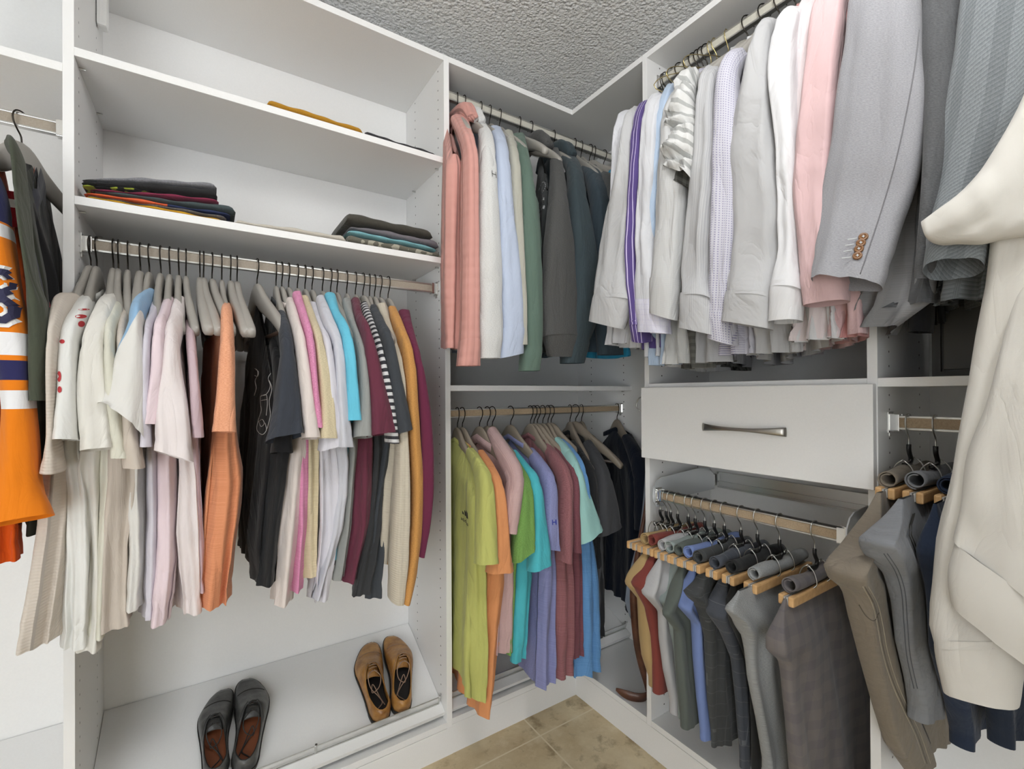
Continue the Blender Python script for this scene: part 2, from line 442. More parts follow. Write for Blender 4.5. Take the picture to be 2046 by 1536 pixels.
# bay C
uC = empty('closet_unit', ((XB + XBK) / 2, (YC + YD) / 2, 0), 'white closet bay with the wide drawer and the pull-out trouser rail', 'closet unit', 'built-in white closet units')
y0, y1 = YD + T, YC
MB().box((XB, YC, 0), (XBK - .001, YC + T - .0005, ZT), .0008).obj('side_panel', MPB, uC)
MB().box((XB, YD, 0), (XBK - .001, YD + T, ZT), .0008).obj('side_panel', MPB, uC)
MB().box((XBK - .001, y0, 0), (XBK + .007, y1, ZT)).obj('back_panel', MW, uC)
shelf('top_panel', uC, (XB, y0, ZT - T), (XBK - .001, y1, ZT))
shelf('shelf', uC, (XB, y0, ZB - T + .001), (XBK - .002, y1, ZB + .001))
shelf('shelf', uC, (XB + .03, y0, .966), (XBK - .002, y1, .982))
rail(uC, (RX, y1, 0), (RX, y0, 0), ZRC, (-1, 0, 0), MINS_P)
shelf('bottom_shelf', uC, (XB, y0, ZK - T), (XBK - .002, y1, ZK))
MB().box((XB - .0008, y0 - T, 0), (XB + T, y1 + T - .0005, ZK - T - .001)).obj('toe_kick', MW, uC)
mb = MB(); mb.box((XB - T, YD + .002, .966), (XB - .001, YC + T - .002, 1.192), .0012)
dr = mb.obj('drawer_front', MW, uC)
hs = []
for i in range(25):
    t = i / 24; y = .806 + (.578 - .806) * t + 0; q = abs(2 * t - 1)
    hs.append((y, .0045 + .007 * q ** 2, XB - T - .017 * (1 - q ** 4) - .003))
V = []; 
for (y, hh, x) in hs:
    for k in range(12):
        a = 2 * math.pi * k / 12; V.append((x + .003 * math.cos(a), y, 1.078 + hh * math.sin(a)))
Fh = [(i * 12 + k, i * 12 + (k + 1) % 12, (i + 1) * 12 + (k + 1) % 12, (i + 1) * 12 + k) for i in range(24) for k in range(12)]
Fh += [tuple(range(12)), tuple(288 + k for k in range(12))]
fixn(mesh('drawer_pull', V, Fh, MNICK, dr))
# pull-out trouser rail: two curved side plates, back channel, rail
po = []
def plate(y, th):
    pts = [(XBK - .03, .835), (XBK - .03, .885), (1.47, .91), (1.42, .917), (1.215, .905), (1.192, .895), (1.176, .875), (1.172, .85), (1.176, .832), (1.19, .815), (1.225, .812), (1.25, .83)]
    return fixn(MB().prism([(a, b) for a, b in pts], 1, y, y + th).obj('rack_plate', MPLATE, uC))
plate(y1 - .036, .003); plate(y0 + .030, .003)
for yy, s in ((y1 - .033, 1), (y0 + .0005, 1)): MB().box((1.23, yy, .845), (XBK - .01, yy + .029, .885), .002).obj('drawer_slide', MCHROME, uC)
mb = MB(); mb.box((XBK - .012, y0 + .035, .84), (XBK - .004, y1 - .04, .895)); mb.box((XBK - .02, y0 + .035, .887), (XBK - .012, y1 - .04, .895)); mb.box((XBK - .018, y0 + .035, .858), (XBK - .012, y1 - .04, .863)); mb.box((XBK - .018, y0 + .035, .84), (XBK - .012, y1 - .04, .846))
mb.obj('rack_channel', MCHROME, uC)
rail(uC, (PX, y1 - .037, 0), (PX, y0 + .034, 0), PZ, (-1, 0, 0))
MB().box((PX - .0078, y0 + .052, PZ + .0145), (PX + .0078, y1 - .055, PZ + .0165), .0005).obj('rail_grip', MBLK, uC)

# bay D
uD = empty('closet_unit', ((XB + XBK) / 2, 0, 0), 'white closet bay beside the camera side with the dark safe on its shelf', 'closet unit', 'built-in white closet units')
uD['label'] = 'white closet bay with the dark safe on its shelf and jeans on the rail below'
yn = -.55
MB().box((XBK - .001, yn, 0), (XBK + .007, YD, ZT)).obj('back_panel', MW, uD)
MB().box((XB, yn - T, 0), (XBK - .001, yn, ZT)).obj('side_panel', MPB, uD)
shelf('top_panel', uD, (XB, yn, ZT - T), (XBK - .001, YD, ZT))
shelf('shelf', uD, (XB, yn, ZD - T), (XBK - .002, YD, ZD))
rail(uD, (RX, YD, 0), (RX, yn, 0), ZRC, (-1, 0, 0), MINS_P)
rail(uD, (RX, YD, 0), (RX, yn, 0), ZRD, (-1, 0, 0))
shelf('bottom_shelf', uD, (XB, yn, ZK - T), (XBK - .002, YD, ZK))
MB().box((XB - .0008, yn, 0), (XB + T, YD - .001, ZK - T - .001)).obj('toe_kick', MW, uD)

# ------------------------------------------------------------------ hangers
def frame(wall, rx=None, ry=None):
    """returns W(s, o, z) -> world and P(u, v, o) -> (s, z) for garments on a wall A or wall B rail"""
    if wall == 'A':
        W = lambda s, o, z: Vector((s, RY - o, z))
        def P(u, v, o): q = at(u, v, 'Y', RY - o); return q.x, q.z
    else:
        r = rx or RX
        W = lambda s, o, z: Vector((r - o, s, z))
        def P(u, v, o): q = at(u, v, 'X', r - o); return q.y, q.z
    return W, P
HPROF = [(0, 0), (.012, -.0015), (.030, -.012), (.055, -.030), (.09, -.050), (.13, -.073), (.17, -.100), (.200, -.124), (.214, -.137)]
def hanger_meshes():
    """shirt hanger in local frame: x along rail, -y towards the room, z=0 rail centre"""
    V = []; Fc = []; n = 12
    prof = [(-a, b) for a, b in HPROF[::-1]] + HPROF[1:]
    P = catmull([(a, 0, b) for a, b in prof], 45)
    for i, (a, _, b) in enumerate(P):
        q = abs(a) / .214
        w = .0088 + .0030 * q ** 1.5                      # half width along the rail
        h = .020 * (1 - q) ** 1.2 + .0105                  # half height
        if q > .97: w *= .8; h *= .85
        bend = .018 * q ** 2
        j = max(0, min(len(P) - 1, i)); t = P[min(len(P) - 1, i + 1)] - P[max(0, i - 1)]; t = t / np.linalg.norm(t)
        for k in range(n):
            c, s_ = math.cos(2 * math.pi * k / n), math.sin(2 * math.pi * k / n)
            c = math.copysign(abs(c) ** .6, c); s_ = math.copysign(abs(s_) ** .6, s_)
            V.append((w * c + bend, -(a - t[2] * h * s_ * .6), -.072 + b + h * s_ * (1 if 1 else 0) - h * .2))
    Fc = [(i * n + k, i * n + (k + 1) % n, (i + 1) * n + (k + 1) % n, (i + 1) * n + k) for i in range(44) for k in range(n)]
    Fc += [tuple(range(n))[::-1], tuple(44 * n + k for k in range(n))]
    body = mesh('hanger_body', V, Fc, MHANG); fixn(body)
    hk = [(.0, .019, -.008), (0, .0205, .004), (0, .014, .0165), (0, 0, .0205), (0, -.013, .0165), (0, -.0205, .004), (0, -.019, -.010), (0, -.010, -.024), (0, -.002, -.034), (0, 0, -.042), (0, 0, -.066)]
    hook = MB().tube([tuple(p) for p in catmull(hk, 30)], .0017, 8).obj('hook', MHOOK, smooth=True)
    bar = MB().tube([(.014, -.178, -.196), (.012, 0, -.200), (.014, .178, -.196)], .0055, 8).obj('trouser_bar', MBAR, smooth=True)
    out = [o.data for o in (body, hook, bar)]
    for o in (body, hook, bar): bpy.data.objects.remove(o)
    return out
HB, HK, HBAR = hanger_meshes()
HB2 = HB.copy(); HB2.materials.clear(); HB2.materials.append(MHANG2)
_wire = MB().tube([tuple(p) for p in catmull([(.0, .017, -.004), (0, .017, .006), (0, .010, .0165), (0, 0, .019), (0, -.012, .0165), (0, -.018, .004), (0, -.010, -.016), (0, 0, -.026), (0, 0, -.05), (0, -.09, -.09), (0, -.2, -.14), (0, -.206, -.155), (0, -.19, -.163), (0, 0, -.165), (0, .19, -.163), (0, .206, -.155), (0, .2, -.14), (0, .09, -.09), (0, .002, -.052)], 70)], .0013, 6).obj('w', MGOLD, smooth=True)
HWIRE = _wire.data; bpy.data.objects.remove(_wire)
HROOT = {}
def hanger(wall, s, z, label, group, yaw=0, kind='wood', rx=None, bar=False, tilt=0, short=False):
    W, P = frame(wall, rx)
    loc = W(s, 0, z)
    name = 'clothes_hanger' if kind != 'wire' else 'wire_hanger'
    e = empty(name, loc, label, 'hanger', group)
    e.rotation_euler = (0, tilt, (0 if wall == 'A' else -math.pi / 2) + yaw)
    parts = [('hanger_body', HB if kind == 'wood' else HB2), ('hook', HK)] if kind != 'wire' else [('hanger_wire', HWIRE)]
    if bar and kind != 'wire': parts.append(('trouser_bar', HBAR))
    for nm, me in parts:
        o = bpy.data.objects.new(nm, me); COL.objects.link(o); o.parent = e
        if short and nm in ('hanger_body', 'trouser_bar'): o.scale = (.8, .86, 1.0)
    return e

# ------------------------------------------------------------------ garments
from mathutils import noise as mnoise
def wrinkle(P, sd, fx=14, fz=5):
    return mnoise.noise(Vector((P[0] * fx + sd * 3.1, P[1] * fx, P[2] * fz))) + .45 * mnoise.noise(Vector((P[0] * 38, P[1] * 38 + sd, P[2] * 17)))
def norm(a): return a / (np.linalg.norm(a, axis=-1, keepdims=True) + 1e-12)
def strip_mesh(name, rows, W, mat, parent, n=30, K=28, depth=.03, fold=.004, seams=(), seed=0, cuffed=False, ends=(False, False), hem=True, lam=.045, sq=.75, wr=.0):
    """tube of cloth swept through rows of (PL, PR, o): left and right outline points (s, z) at distance o from the rail"""
    r = random.Random(seed)
    R = []
    for row in rows:
        (sl, zl), (sr, zr), o, dp = row
        a = np.array(W(sl, o, zl)); b = np.array(W(sr, o, zr)); R.append(np.r_[(a + b) / 2, (b - a) / 2, dp])
    R = np.array(R); Q = catmull(R, n)
    C = Q[:, :3]; Hw = Q[:, 3:6]; D = Q[:, 6]
    tan = norm(np.gradient(C, axis=0)); dv = norm(np.cross(Hw, tan))
    out = np.array(W(0, 1, 0)) - np.array(W(0, 0, 0))
    sg = np.sign((dv @ out)); sg[sg == 0] = 1
    # keep the outward side consistent along the sweep
    for i in range(1, n):
        if dv[i] @ dv[i - 1] < 0: dv[i] = -dv[i]
    if (dv[n // 2] @ out) < 0: dv = -dv
    L = np.r_[0, np.cumsum(np.linalg.norm(np.diff(C, axis=0), axis=1))]; tt = L / L[-1]
    th = np.linspace(0, 2 * np.pi, K, endpoint=False)
    hw = np.linalg.norm(Hw, axis=1)
    ph = [r.uniform(0, 6.28) for _ in range(6)]
    V = np.zeros((n, K, 3)); UV = np.zeros((n, K, 2))
    for i in range(n):
        c = np.cos(th); s_ = np.sin(th)
        cc = np.sign(c) * np.abs(c) ** sq; ss = np.sign(s_) * np.abs(s_) ** sq
        t = tt[i]; x = c * hw[i]
        nf = max(1.0, 2 * hw[i] / lam)
        f = np.sin(x / lam * 2 * np.pi + ph[0] + 2.2 * t) * .6 + np.sin(x / (lam * .47) * 2 * np.pi + ph[1] - 3 * t + ph[2]) * .35
        f += .5 * np.sin(7 * L[i] / .12 + c * 2.2 + ph[3]) * (.25 + wr * 8) + wr * 6 * np.sin(2 * math.pi * L[i] / .035 + 3 * c + ph[4]) * np.sin(2 * math.pi * L[i] / .19 + ph[5])
        amp = fold * (.35 + .65 * t) * (1 if not cuffed else (1 - max(0, (t - .8) / .2)))
        dd = D[i] * ss + amp * f * np.where(s_ > 0, 1, .6) * (np.abs(s_) ** .5)
        ww = 1 + .035 * np.sin(2 * math.pi * L[i] / .16 + ph[2]) * t
        V[i] = C[i] + np.outer(cc * ww, Hw[i]) + np.outer(dd, dv[i])
        endf = 1 if not cuffed else max(0, 1 - max(0, (t - .8) / .2))
        for k in range(K):
            q_ = wrinkle(V[i, k], seed) * fold * 1.1 * (.3 + .7 * t) * endf
            V[i, k] += q_ * dv[i] * (1 if s_[k] > 0 else .5)
        UV[i, :, 0] = np.where(np.sin(th) >= 0, c, 2 - c) * hw[i] * 1.15; UV[i, :, 1] = L[i]
    for sv in seams:   # seam grooves at fraction of length
        i = int(round(sv * (n - 1)))
        if 0 < i < n - 1: V[i] = C[i] + (V[i] - C[i]) * .93
    if hem and n > 6:
        i = n - 3; V[i] = C[i] + (V[i] - C[i]) * .965
    V = V.reshape(-1, 3); UV = UV.reshape(-1, 2)
    Fc = [(i * K + k, i * K + (k + 1) % K, (i + 1) * K + (k + 1) % K, (i + 1) * K + k) for i in range(n - 1) for k in range(K)]
    if ends[0]: Fc.append(tuple(range(K))[::-1])
    if ends[1]: Fc.append(tuple((n - 1) * K + k for k in range(K)))
    o = mesh(name, V, Fc, mat, parent, uv=UV)
    return o, (C, Hw, D, dv)

def body_mesh(name, front, W, mat, parent, s_back, o_f, o_b, ztop, z_back, hw_back=.011, n=40, seed=0, fold=.006, neck=.085, lam=.10, side=0, solid=False):
    """front = rows (sl, sr, z) of the front edge, from the shoulder tip down; ztop(o) = shoulder height"""
    r = random.Random(seed); ph = [r.uniform(0, 6.28) for _ in range(8)]
    fr = np.array([((a + b) / 2, abs(b - a) / 2, z) for a, b, z in front]); fr = fr[np.argsort(-fr[:, 2])]
    zt = ztop(o_f); zb = fr[-1, 2]
    kE = 15; kS = 22
    # stadium parameter: list of (o fraction 0 back..1 front, side, bulge)
    par = []
    for k in range(kS): par.append((k / kS, 1, 0))
    for k in range(kE): a = math.pi * k / kE; par.append((1, math.cos(a), math.sin(a)))
    for k in range(kS): par.append((1 - k / kS, -1, 0))
    for k in range(kE): a = math.pi * k / kE; par.append((0, -math.cos(a), -math.sin(a)))
    K = len(par)
    V = np.zeros((n, K, 3)); UV = np.zeros((n, K, 2))
    for i in range(n):
        t = i / (n - 1)
        te = t ** 1.15
        for k, (f, sd, bu) in enumerate(par):
            o = -o_b + (o_f + o_b) * f
            z0 = ztop(o); z1 = z_back + (zb - z_back) * f
            z1 += .010 * math.sin(5 * f + ph[5])
            z = z0 + (z1 - z0) * te
            zq = zt + (zb - zt) * te
            sf = np.interp(-zq, -fr[:, 2], fr[:, 0]); hf = np.interp(-zq, -fr[:, 2], fr[:, 1])
            g = f ** 1.3
            s = s_back + (sf - s_back) * g
            h = hw_back + (hf - hw_back) * f ** 2
            close = min(1, .30 + t * 7)
            A = fold * (.15 + .85 * t)
            a = o
            w1 = math.sin(2 * math.pi * a / lam + ph[0] + 1.6 * t) ; w2 = math.sin(2 * math.pi * a / (lam * .46) + ph[1] - 1.9 * t)
            cen = A * (w1 * .8 + w2 * .35)
            thick = 1 + .25 * math.sin(2 * math.pi * a / (lam * .7) + ph[2] + sd) * t
            e = math.sin(h and 9 * t + ph[3]) * .10
            s2 = s + cen * (1 - .35 * f) + sd * h * close * thick
            ob = bu * min(h, .022) * close
            o2 = o + ob
            if bu > 0:
                x_ = sd * h
                o2 += A * 1.15 * (math.sin(2 * math.pi * x_ / .046 + ph[6] + 2 * t) + .5 * math.sin(2 * math.pi * x_ / .021 + ph[4] - 2.5 * t)) * min(1, t * 3)
            q_ = wrinkle((s2 + seed, o2, z), seed, 10, 4) * fold * .7 * t
            s2 += q_ * sd * (1 - .5 * bu); o2 += q_ * bu * 1.5
            if i == n - 3: s2 -= sd * .0016; o2 -= .002 * bu
            V[i, k] = W(s2, o2, z)
            UV[i, k] = ((o if sd > 0 else .5 - o), (z0 - z))
    V = V.reshape(-1, 3); UV = UV.reshape(-1, 2)
    Fc = [(i * K + k, i * K + (k + 1) % K, (i + 1) * K + (k + 1) % K, (i + 1) * K + k) for i in range(n - 1) for k in range(K)]
    # close the shoulder ridge outside the neck
    for k in range(kS):
        k2 = (2 * kS + kE - k) % K; k3 = (2 * kS + kE - k - 1) % K
        o = -o_b + (o_f + o_b) * (k / kS)
        if abs(o) > neck: Fc.append((k, k + 1 if k + 1 < K else 0, k3, k2))
    return mesh(name, V, Fc, mat, parent, uv=UV)

def ring_mesh(name, W, s, z, o0, ro, rs, h, mat, parent, tilt=0, n=28):
    V = []; m = 6
    for k in range(n):
        a = 2 * math.pi * k / n; o = o0 + ro * math.cos(a); ss = s + rs * math.sin(a)
        zz = z - .35 * abs(o - o0) * (1 if 1 else 0) + tilt * math.sin(a)
        for j in range(m):
            b = 2 * math.pi * j / m
            V.append(W(ss + .0022 * math.cos(b) * math.sin(a) * 1.0, o + .0022 * math.cos(b) * math.cos(a), zz + h * .5 * math.sin(b)))
    Fc = [(k * m + j, k * m + (j + 1) % m, ((k + 1) % n) * m + (j + 1) % m, ((k + 1) % n) * m + j) for k in range(n) for j in range(m)]
    return mesh(name, V, Fc, mat, parent, uv=[(i / m * .01, (i % m) * .01) for i in range(len(V))])

def conv(P, row, odef, push=False, od=0):
    """(v,uL,uR[,o[,d]]) or (uL,vL,uR,vR,o[,d]) given as ('q',...)"""
    if row[0] == 'q':
        _, uL, vL, uR, vR, o = row[:6]; d = row[6] if len(row) > 6 else None
    else:
        v, uL, uR = row[:3]; vL = vR = v; o = row[3] if len(row) > 3 else odef; d = row[4] if len(row) > 4 else None
    if push: o = o * 1.10 + .006 + od
    return P(uL, vL, o), P(uR, vR, o), o, d

CNT = [0]
def garment(name, label, cat, group, wall, zr, hook, mat, sleeve, body=None, cuff=None, mat2=None, back=None, o_b=.205, of=.185, zhem=None, hood=False, collar='crew',
            fold=.0045, bfold=.008, rx=None, sl_fold=None, long=False, neck=.085, matb=None, seam=.3, wr=0, bmat=None, hem_mat=None, zback=None, depth=None, cuff_mat=None, hang=None, drop=.012, od=0):
    """hook: pixel column of the hook on its rail (or ('s', value))"""
    W, P = frame(wall, rx); CNT[0] += 1; sd = CNT[0]
    if isinstance(hook, tuple): s0 = hook[1]
    else:
        if wall == 'A': s0 = at(hook, 700, 'Y', RY).x
        else: s0 = at(hook, 700, 'X', rx or RX).y
    e = empty(name, W(s0, 0, zr - .085), label, cat, group)
    rows = [conv(P, r, .22, True, od) for r in sleeve]
    mat2 = mat2 or mat; bmat = bmat or mat
    R = []
    for i, (a, b, o, d) in enumerate(rows):
        if d is None: d = depth or (.016 if i == 0 else .028 if i == 1 else .034)
        R.append((a, b, o, d))
    nrow = 34 if len(rows) > 4 else 26
    # seam fraction: the third row is where the sleeve is set in
    Cc = np.array([np.array(W((a[0] + b[0]) / 2, o, (a[1] + b[1]) / 2)) for a, b, o, d in R])
    Ls = np.r_[0, np.cumsum(np.linalg.norm(np.diff(Cc, axis=0), axis=1))]; sf = Ls[min(2, len(Ls) - 1)] / Ls[-1]
    sl, info = strip_mesh('sleeve', R, W, mat2, e, n=nrow, fold=sl_fold if sl_fold is not None else fold, seams=(sf,), seed=sd, cuffed=cuff is not None, hem=cuff is None, wr=wr)
    if cuff:
        pa, pb = rows[-2], rows[-1]; fz = .018 / max(.02, abs(pa[0][1] - pb[0][1]))
        st = tuple(tuple(pb[q_][w_] + (pa[q_][w_] - pb[q_][w_]) * fz for w_ in (0, 1)) for q_ in (0, 1)) + (pb[2] + (pa[2] - pb[2]) * fz, None)
        cr = [st] + [conv(P, r, .22, True) for r in cuff]
        C2 = []
        for i, (a, b, o, d) in enumerate(cr):
            C2.append((a, b, o, (R[-1][3] * 1.04 if i == 0 else R[-1][3] * .86)))
        cm, _ci = strip_mesh('cuff', C2, W, cuff_mat or mat2, sl, n=9, fold=.0012, seed=sd + 500, hem=False)
        vv = cm.data.vertices; Cn = _ci[0]
        for i_ in range(9):
            g_ = (1.0, 1.03, 1.035, 1.03, 1.02, 1.01, 1, 1, .99)[i_]
            for k_ in range(30 if False else len(vv) // 9):
                v_ = vv[i_ * (len(vv) // 9) + k_]; c_ = Vector(Cn[i_]); v_.co = c_ + (v_.co - c_) * g_
    if hang:
        j = min(1, len(R) - 1); om = R[j][2]; sm = (R[j][0][0] + R[j][1][0]) / 2
        yw = math.atan2(sm - s0, om) - .03
        yw = max(-.35, min(.35, yw)) * (1 if wall == 'A' else 1)
        hanger(wall, s0, zr, hang[0], hang[1], yaw=yw, kind=hang[2], rx=rx, bar=hang[3], short=len(hang) < 5)
    # body
    tipz = R[min(2, len(R) - 1)][0][1] if len(R) > 2 else zr - .2
    neckz = zr - .082 - drop
    def ztop(o):
        q = min(1, abs(o) / .2)
        ang = (1 - q) * neckz + q * min(tipz, neckz - .05) + .012 * math.sin(math.pi * q)
        return ang - (.02 * max(0, abs(o) - .17) / .04)
    if body is None:
        z0 = tipz - .05; zz = zhem if zhem is not None else zr - .8
        c = (R[-1][0][0] + R[-1][1][0]) / 2; c0 = s0
        fr = [(c0 - .010, c0 + .010, z0), (c0 - .018, c0 + .018, (z0 + zz) / 2), (c0 - .018, c0 + .018, zz)]
    else:
        fr = []
        for r in body:
            a, b, o, d = conv(P, r, of)
            fr.append((a[0], b[0], (a[1] + b[1]) / 2))
        top = R[min(1, len(R) - 1)]; cs = (top[0][0] + top[1][0]) / 2
        zt = ztop(of)
        if fr[0][2] < zt - .05: fr = [(cs - .009, cs + .009, zt)] + fr
    sb = s0 if back is None else (P(back, 700, -o_b)[0])
    bo = body_mesh('body', fr, W, bmat, e, sb, of, o_b, ztop, zback if zback is not None else fr[-1][2] + .01, seed=sd + 100, fold=bfold, neck=neck)
    if collar:
        ring_mesh('collar', W, s0, neckz + .004, 0, neck * .98, .011, .020 if collar == 'crew' else .036, matb or mat, e)
    if hood:
        rr = [((s0 - .012, neckz - .02), (s0 + .012, neckz - .02), -.10, .012), ((s0 - .022, neckz + .02), (s0 + .022, neckz + .02), -.06, .022), ((s0 - .026, neckz + .03), (s0 + .026, neckz + .03), 0, .026), ((s0 - .026, neckz + .018), (s0 + .026, neckz + .018), .07, .024), ((s0 - .020, neckz - .03), (s0 + .020, neckz - .03), .115, .014)]
        strip_mesh('hood', rr, W, mat, e, n=22, fold=.004, seed=sd + 300, ends=(True, True))
    return e, sl, bo, info

def decal_text(body, txt, size, mat, parent, origin, ux, uy, ray, name='print', font_w=0, off=.0012):
    """lettering laid onto a cloth surface; origin/ux/uy world vectors, ray = direction from outside towards the cloth"""
    cu = bpy.data.curves.new('lettering', 'FONT'); cu.body = txt; cu.size = size; cu.align_x = 'CENTER'; cu.align_y = 'CENTER'; cu.offset = font_w
    cu.resolution_u = 3
    to = bpy.data.objects.new('lettering', cu); COL.objects.link(to)
    dg = bpy.context.evaluated_depsgraph_get(); me = bpy.data.meshes.new_from_object(to.evaluated_get(dg))
    bpy.data.objects.remove(to)
    bm = bmesh.new(); bm.from_mesh(me)
    bmesh.ops.triangulate(bm, faces=list(bm.faces)); bmesh.ops.subdivide_edges(bm, edges=[e for e in bm.edges if e.calc_length() > size * .12], cuts=2)
    V = [tuple(v.co) for v in bm.verts]; bm.verts.ensure_lookup_table(); Fc = [tuple(v.index for v in f.verts) for f in bm.faces]; bm.free()
    return decal_poly(body, V, Fc, mat, parent, origin, ux, uy, ray, name, off)
def decal_poly(body, V, Fc, mat, parent, origin, ux, uy, ray, name='print', off=.0012):
    me = body.data; bt = BVHTree.FromPolygons([v.co.copy() for v in me.vertices], [tuple(p.vertices) for p in me.polygons])
    origin = Vector(origin); ux = Vector(ux); uy = Vector(uy); ray = Vector(ray).normalized(); out = []
    for v in V:
        p = origin + ux * v[0] + uy * v[1] - ray * .3
        hit = bt.ray_cast(p, ray, 1.0)
        out.append((hit[0] - ray * off) if hit[0] is not None else None)
    keep = [f for f in Fc if all(out[i] is not None for i in f)]
    if not keep: return None
    z = Vector((0, 0, 0))
    used = sorted({i for f in keep for i in f}); mp = {u: i for i, u in enumerate(used)}
    return mesh(name, [out[i] for i in used], [tuple(mp[i] for i in f) for f in keep], mat, parent, smooth=False)
def disc_poly(r, n=18, cx=0, cy=0, ry=None):
    V = [(cx, cy)] + [(cx + r * math.cos(2 * math.pi * k / n), cy + (ry or r) * math.sin(2 * math.pi * k / n)) for k in range(n)]
    return V, [(0, 1 + k, 1 + (k + 1) % n) for k in range(n)]

# ------------------------------------------------------------------ bay A rail: tops hung tightly
GA = 'tops hanging in the middle bay'; HA = 'hangers on the middle bay rail'
def A(hk, name, short, label, cat, col, sleeve, body, yaw=0.0, bar=False, **kw):
    s = at(hk, 700, 'Y', RY).x
    kw.setdefault('o_b', .20); kw.setdefault('drop', .032 if hk < 500 else .010); kw.setdefault('fold', .006); kw.setdefault('bfold', .011); kw['hang'] = ('grey shaped hanger carrying the ' + short, HA, 'wood', bar) + ((1,) if kw.pop('full', 0) else ())
    return garment(name, label, cat, GA, 'A', ZRA, hk, col, sleeve, body, **kw)
WH, CR, BG = '#e6e4de', '#ddd8cc', '#cfc6ba'
g1 = A(182, 'knit_tank_top', 'cream ribbed tank top', 'cream ribbed knit tank top, first on the rail beside the left upright', 'tank top', fabric('#d9cfc3', 'knit'),
  [(597, 138, 178, .06), (625, 106, 140, .17), (690, 100, 122, .215), (860, 98, 118, .22), (940, 82, 130, .215)],
  [(900, 90, 140), (1050, 76, 140), (1180, 60, 128), (1288, 48, 112)], back=196, collar=None, yaw=-.02)
g2 = A(194, 't_shirt', 'white tee with red marks', 'white t-shirt with small red brush marks on its sleeve', 't-shirt', fabric('#e8e8e4'),
  [(600, 160, 190, .06), (632, 142, 184, .15), (685, 120, 160, .20), (790, 116, 158), (879, 107, 159, .23)],
  [(905, 116, 160), (985, 128, 168), (1150, 122, 172), (1304, 114, 164)], back=214)
g3 = A(227, 't_shirt', 'plain white tee with a flared hem', 'plain warm white t-shirt with broad sleeve, beside the tee with red marks', 't-shirt', fabric('#e4e1d9'),
  [(595, 208, 240, .06), (632, 190, 232, .15), (696, 164, 216, .20), (789, 154, 223), ('q', 160, 902, 230, 894, .235)],
  [(930, 158, 200), (1050, 164, 198), (1150, 163, 200), (1240, 160, 196), (1290, 148, 196)], back=236)
g4 = A(237, 't_shirt', 'ivory tee', 'ivory t-shirt partly behind the plain warm white tee', 't-shirt', fabric('#dcdacb'),
  [(605, 225, 256, .06), (640, 216, 246, .14), (700, 210, 234, .20), (800, 214, 245), (914, 222, 264, .225)],
  [(945, 195, 236), (1100, 186, 220), (1200, 182, 212), (1268, 178, 212)], back=250)
g5 = A(256, 't_shirt', 'greige tee', 'greige t-shirt with faint speckles, behind the blue raglan sleeve', 't-shirt', fabric('#cdc2b6'),
  [(611, 252, 276, .06), (650, 240, 264, .14), (705, 234, 258, .20), (820, 240, 270), (934, 246, 290, .225)],
  [(960, 214, 278), (1080, 204, 262), (1200, 200, 256), (1248, 200, 258)], back=262)
hanger('A', at(281, 700, 'Y', RY).x, ZRA, 'grey shaped hanger between the greige tee and the blue raglan tee', HA)
g6 = A(299, 'raglan_t_shirt', 'raglan tee with a blue sleeve panel', 'white raglan t-shirt with a pale blue diagonal sleeve panel', 't-shirt', fabric('#e3e1dc'),
  [(588, 290, 312, .05), (620, 264, 292, .15), (650, 257, 287, .20), (700, 236, 291, .215), (800, 206, 293, .23), ('q', 192, 806, 284, 880, .245)],
  [(960, 256, 285), (1100, 262, 292), (1206, 248, 292)], back=305, drop=.03, mat2=fabric('#e3e1dc', 'split', '#8fb3d3', p=.085, p2=.42))
g7 = A(322, 't_shirt', 'pale lilac tee', 'pale lilac t-shirt, narrow strip left of the pink tees', 't-shirt', fabric('#d9d5df'),
  [(609, 304, 324, .06), (645, 298, 316, .14), (684, 288, 306, .20), (800, 285, 302), (892, 280, 304, .225)],
  [(915, 290, 312), (1050, 293, 310), (1200, 283, 306), (1242, 282, 302)], back=322)
g8 = A(340, 't_shirt', 'blush pink tee', 'blush pink t-shirt left of the palest pink tee', 't-shirt', fabric('#ecd9df'),
  [(604, 326, 350, .06), (640, 318, 342, .14), (677, 307, 332, .20), (790, 296, 326), (848, 286, 316, .225)],
  [(880, 314, 352), (1000, 314, 354), (1120, 311, 352), (1243, 294, 338)], back=342)
g9 = A(358, 't_shirt', 'palest pink tee', 'very pale pink t-shirt with a wide open sleeve, beside the bare hangers', 't-shirt', fabric('#ebe2e1'),
  [(601, 349, 371, .06), (645, 338, 368, .14), (690, 326, 360, .20), (800, 314, 374), ('q', 306, 900, 388, 924, .235)],
  [(950, 352, 386), (1050, 348, 388), (1150, 356, 390), (1218, 360, 392)], back=358)
g10 = A(372, 't_shirt', 'dusty mauve tee', 'dusty mauve t-shirt hanging low behind the palest pink tee', 't-shirt', fabric('#cbb4bb'),
  [(650, 370, 384, .10), (690, 372, 392, .17), (740, 376, 396, .20), (800, 380, 402), (872, 384, 408, .22)],
  [(900, 384, 402), (1050, 388, 402), (1188, 386, 406)], back=380, bar=True)
for hk, lb, y, b in ((400, 'next to the dusty mauve tee', .0, True), (407, 'second of the bare ones beside the mauve tee', .05, True), (424, 'with a dark bar under its tip', .08, True), (461, 'right of the faded orange tee', .02, False), (474, 'closest to the black graphic tee', .0, False)):
    hanger('A', at(hk, 700, 'Y', RY).x, ZRA, 'empty grey shaped hanger ' + lb, 'empty hangers in the middle bay', yaw=y, bar=b)
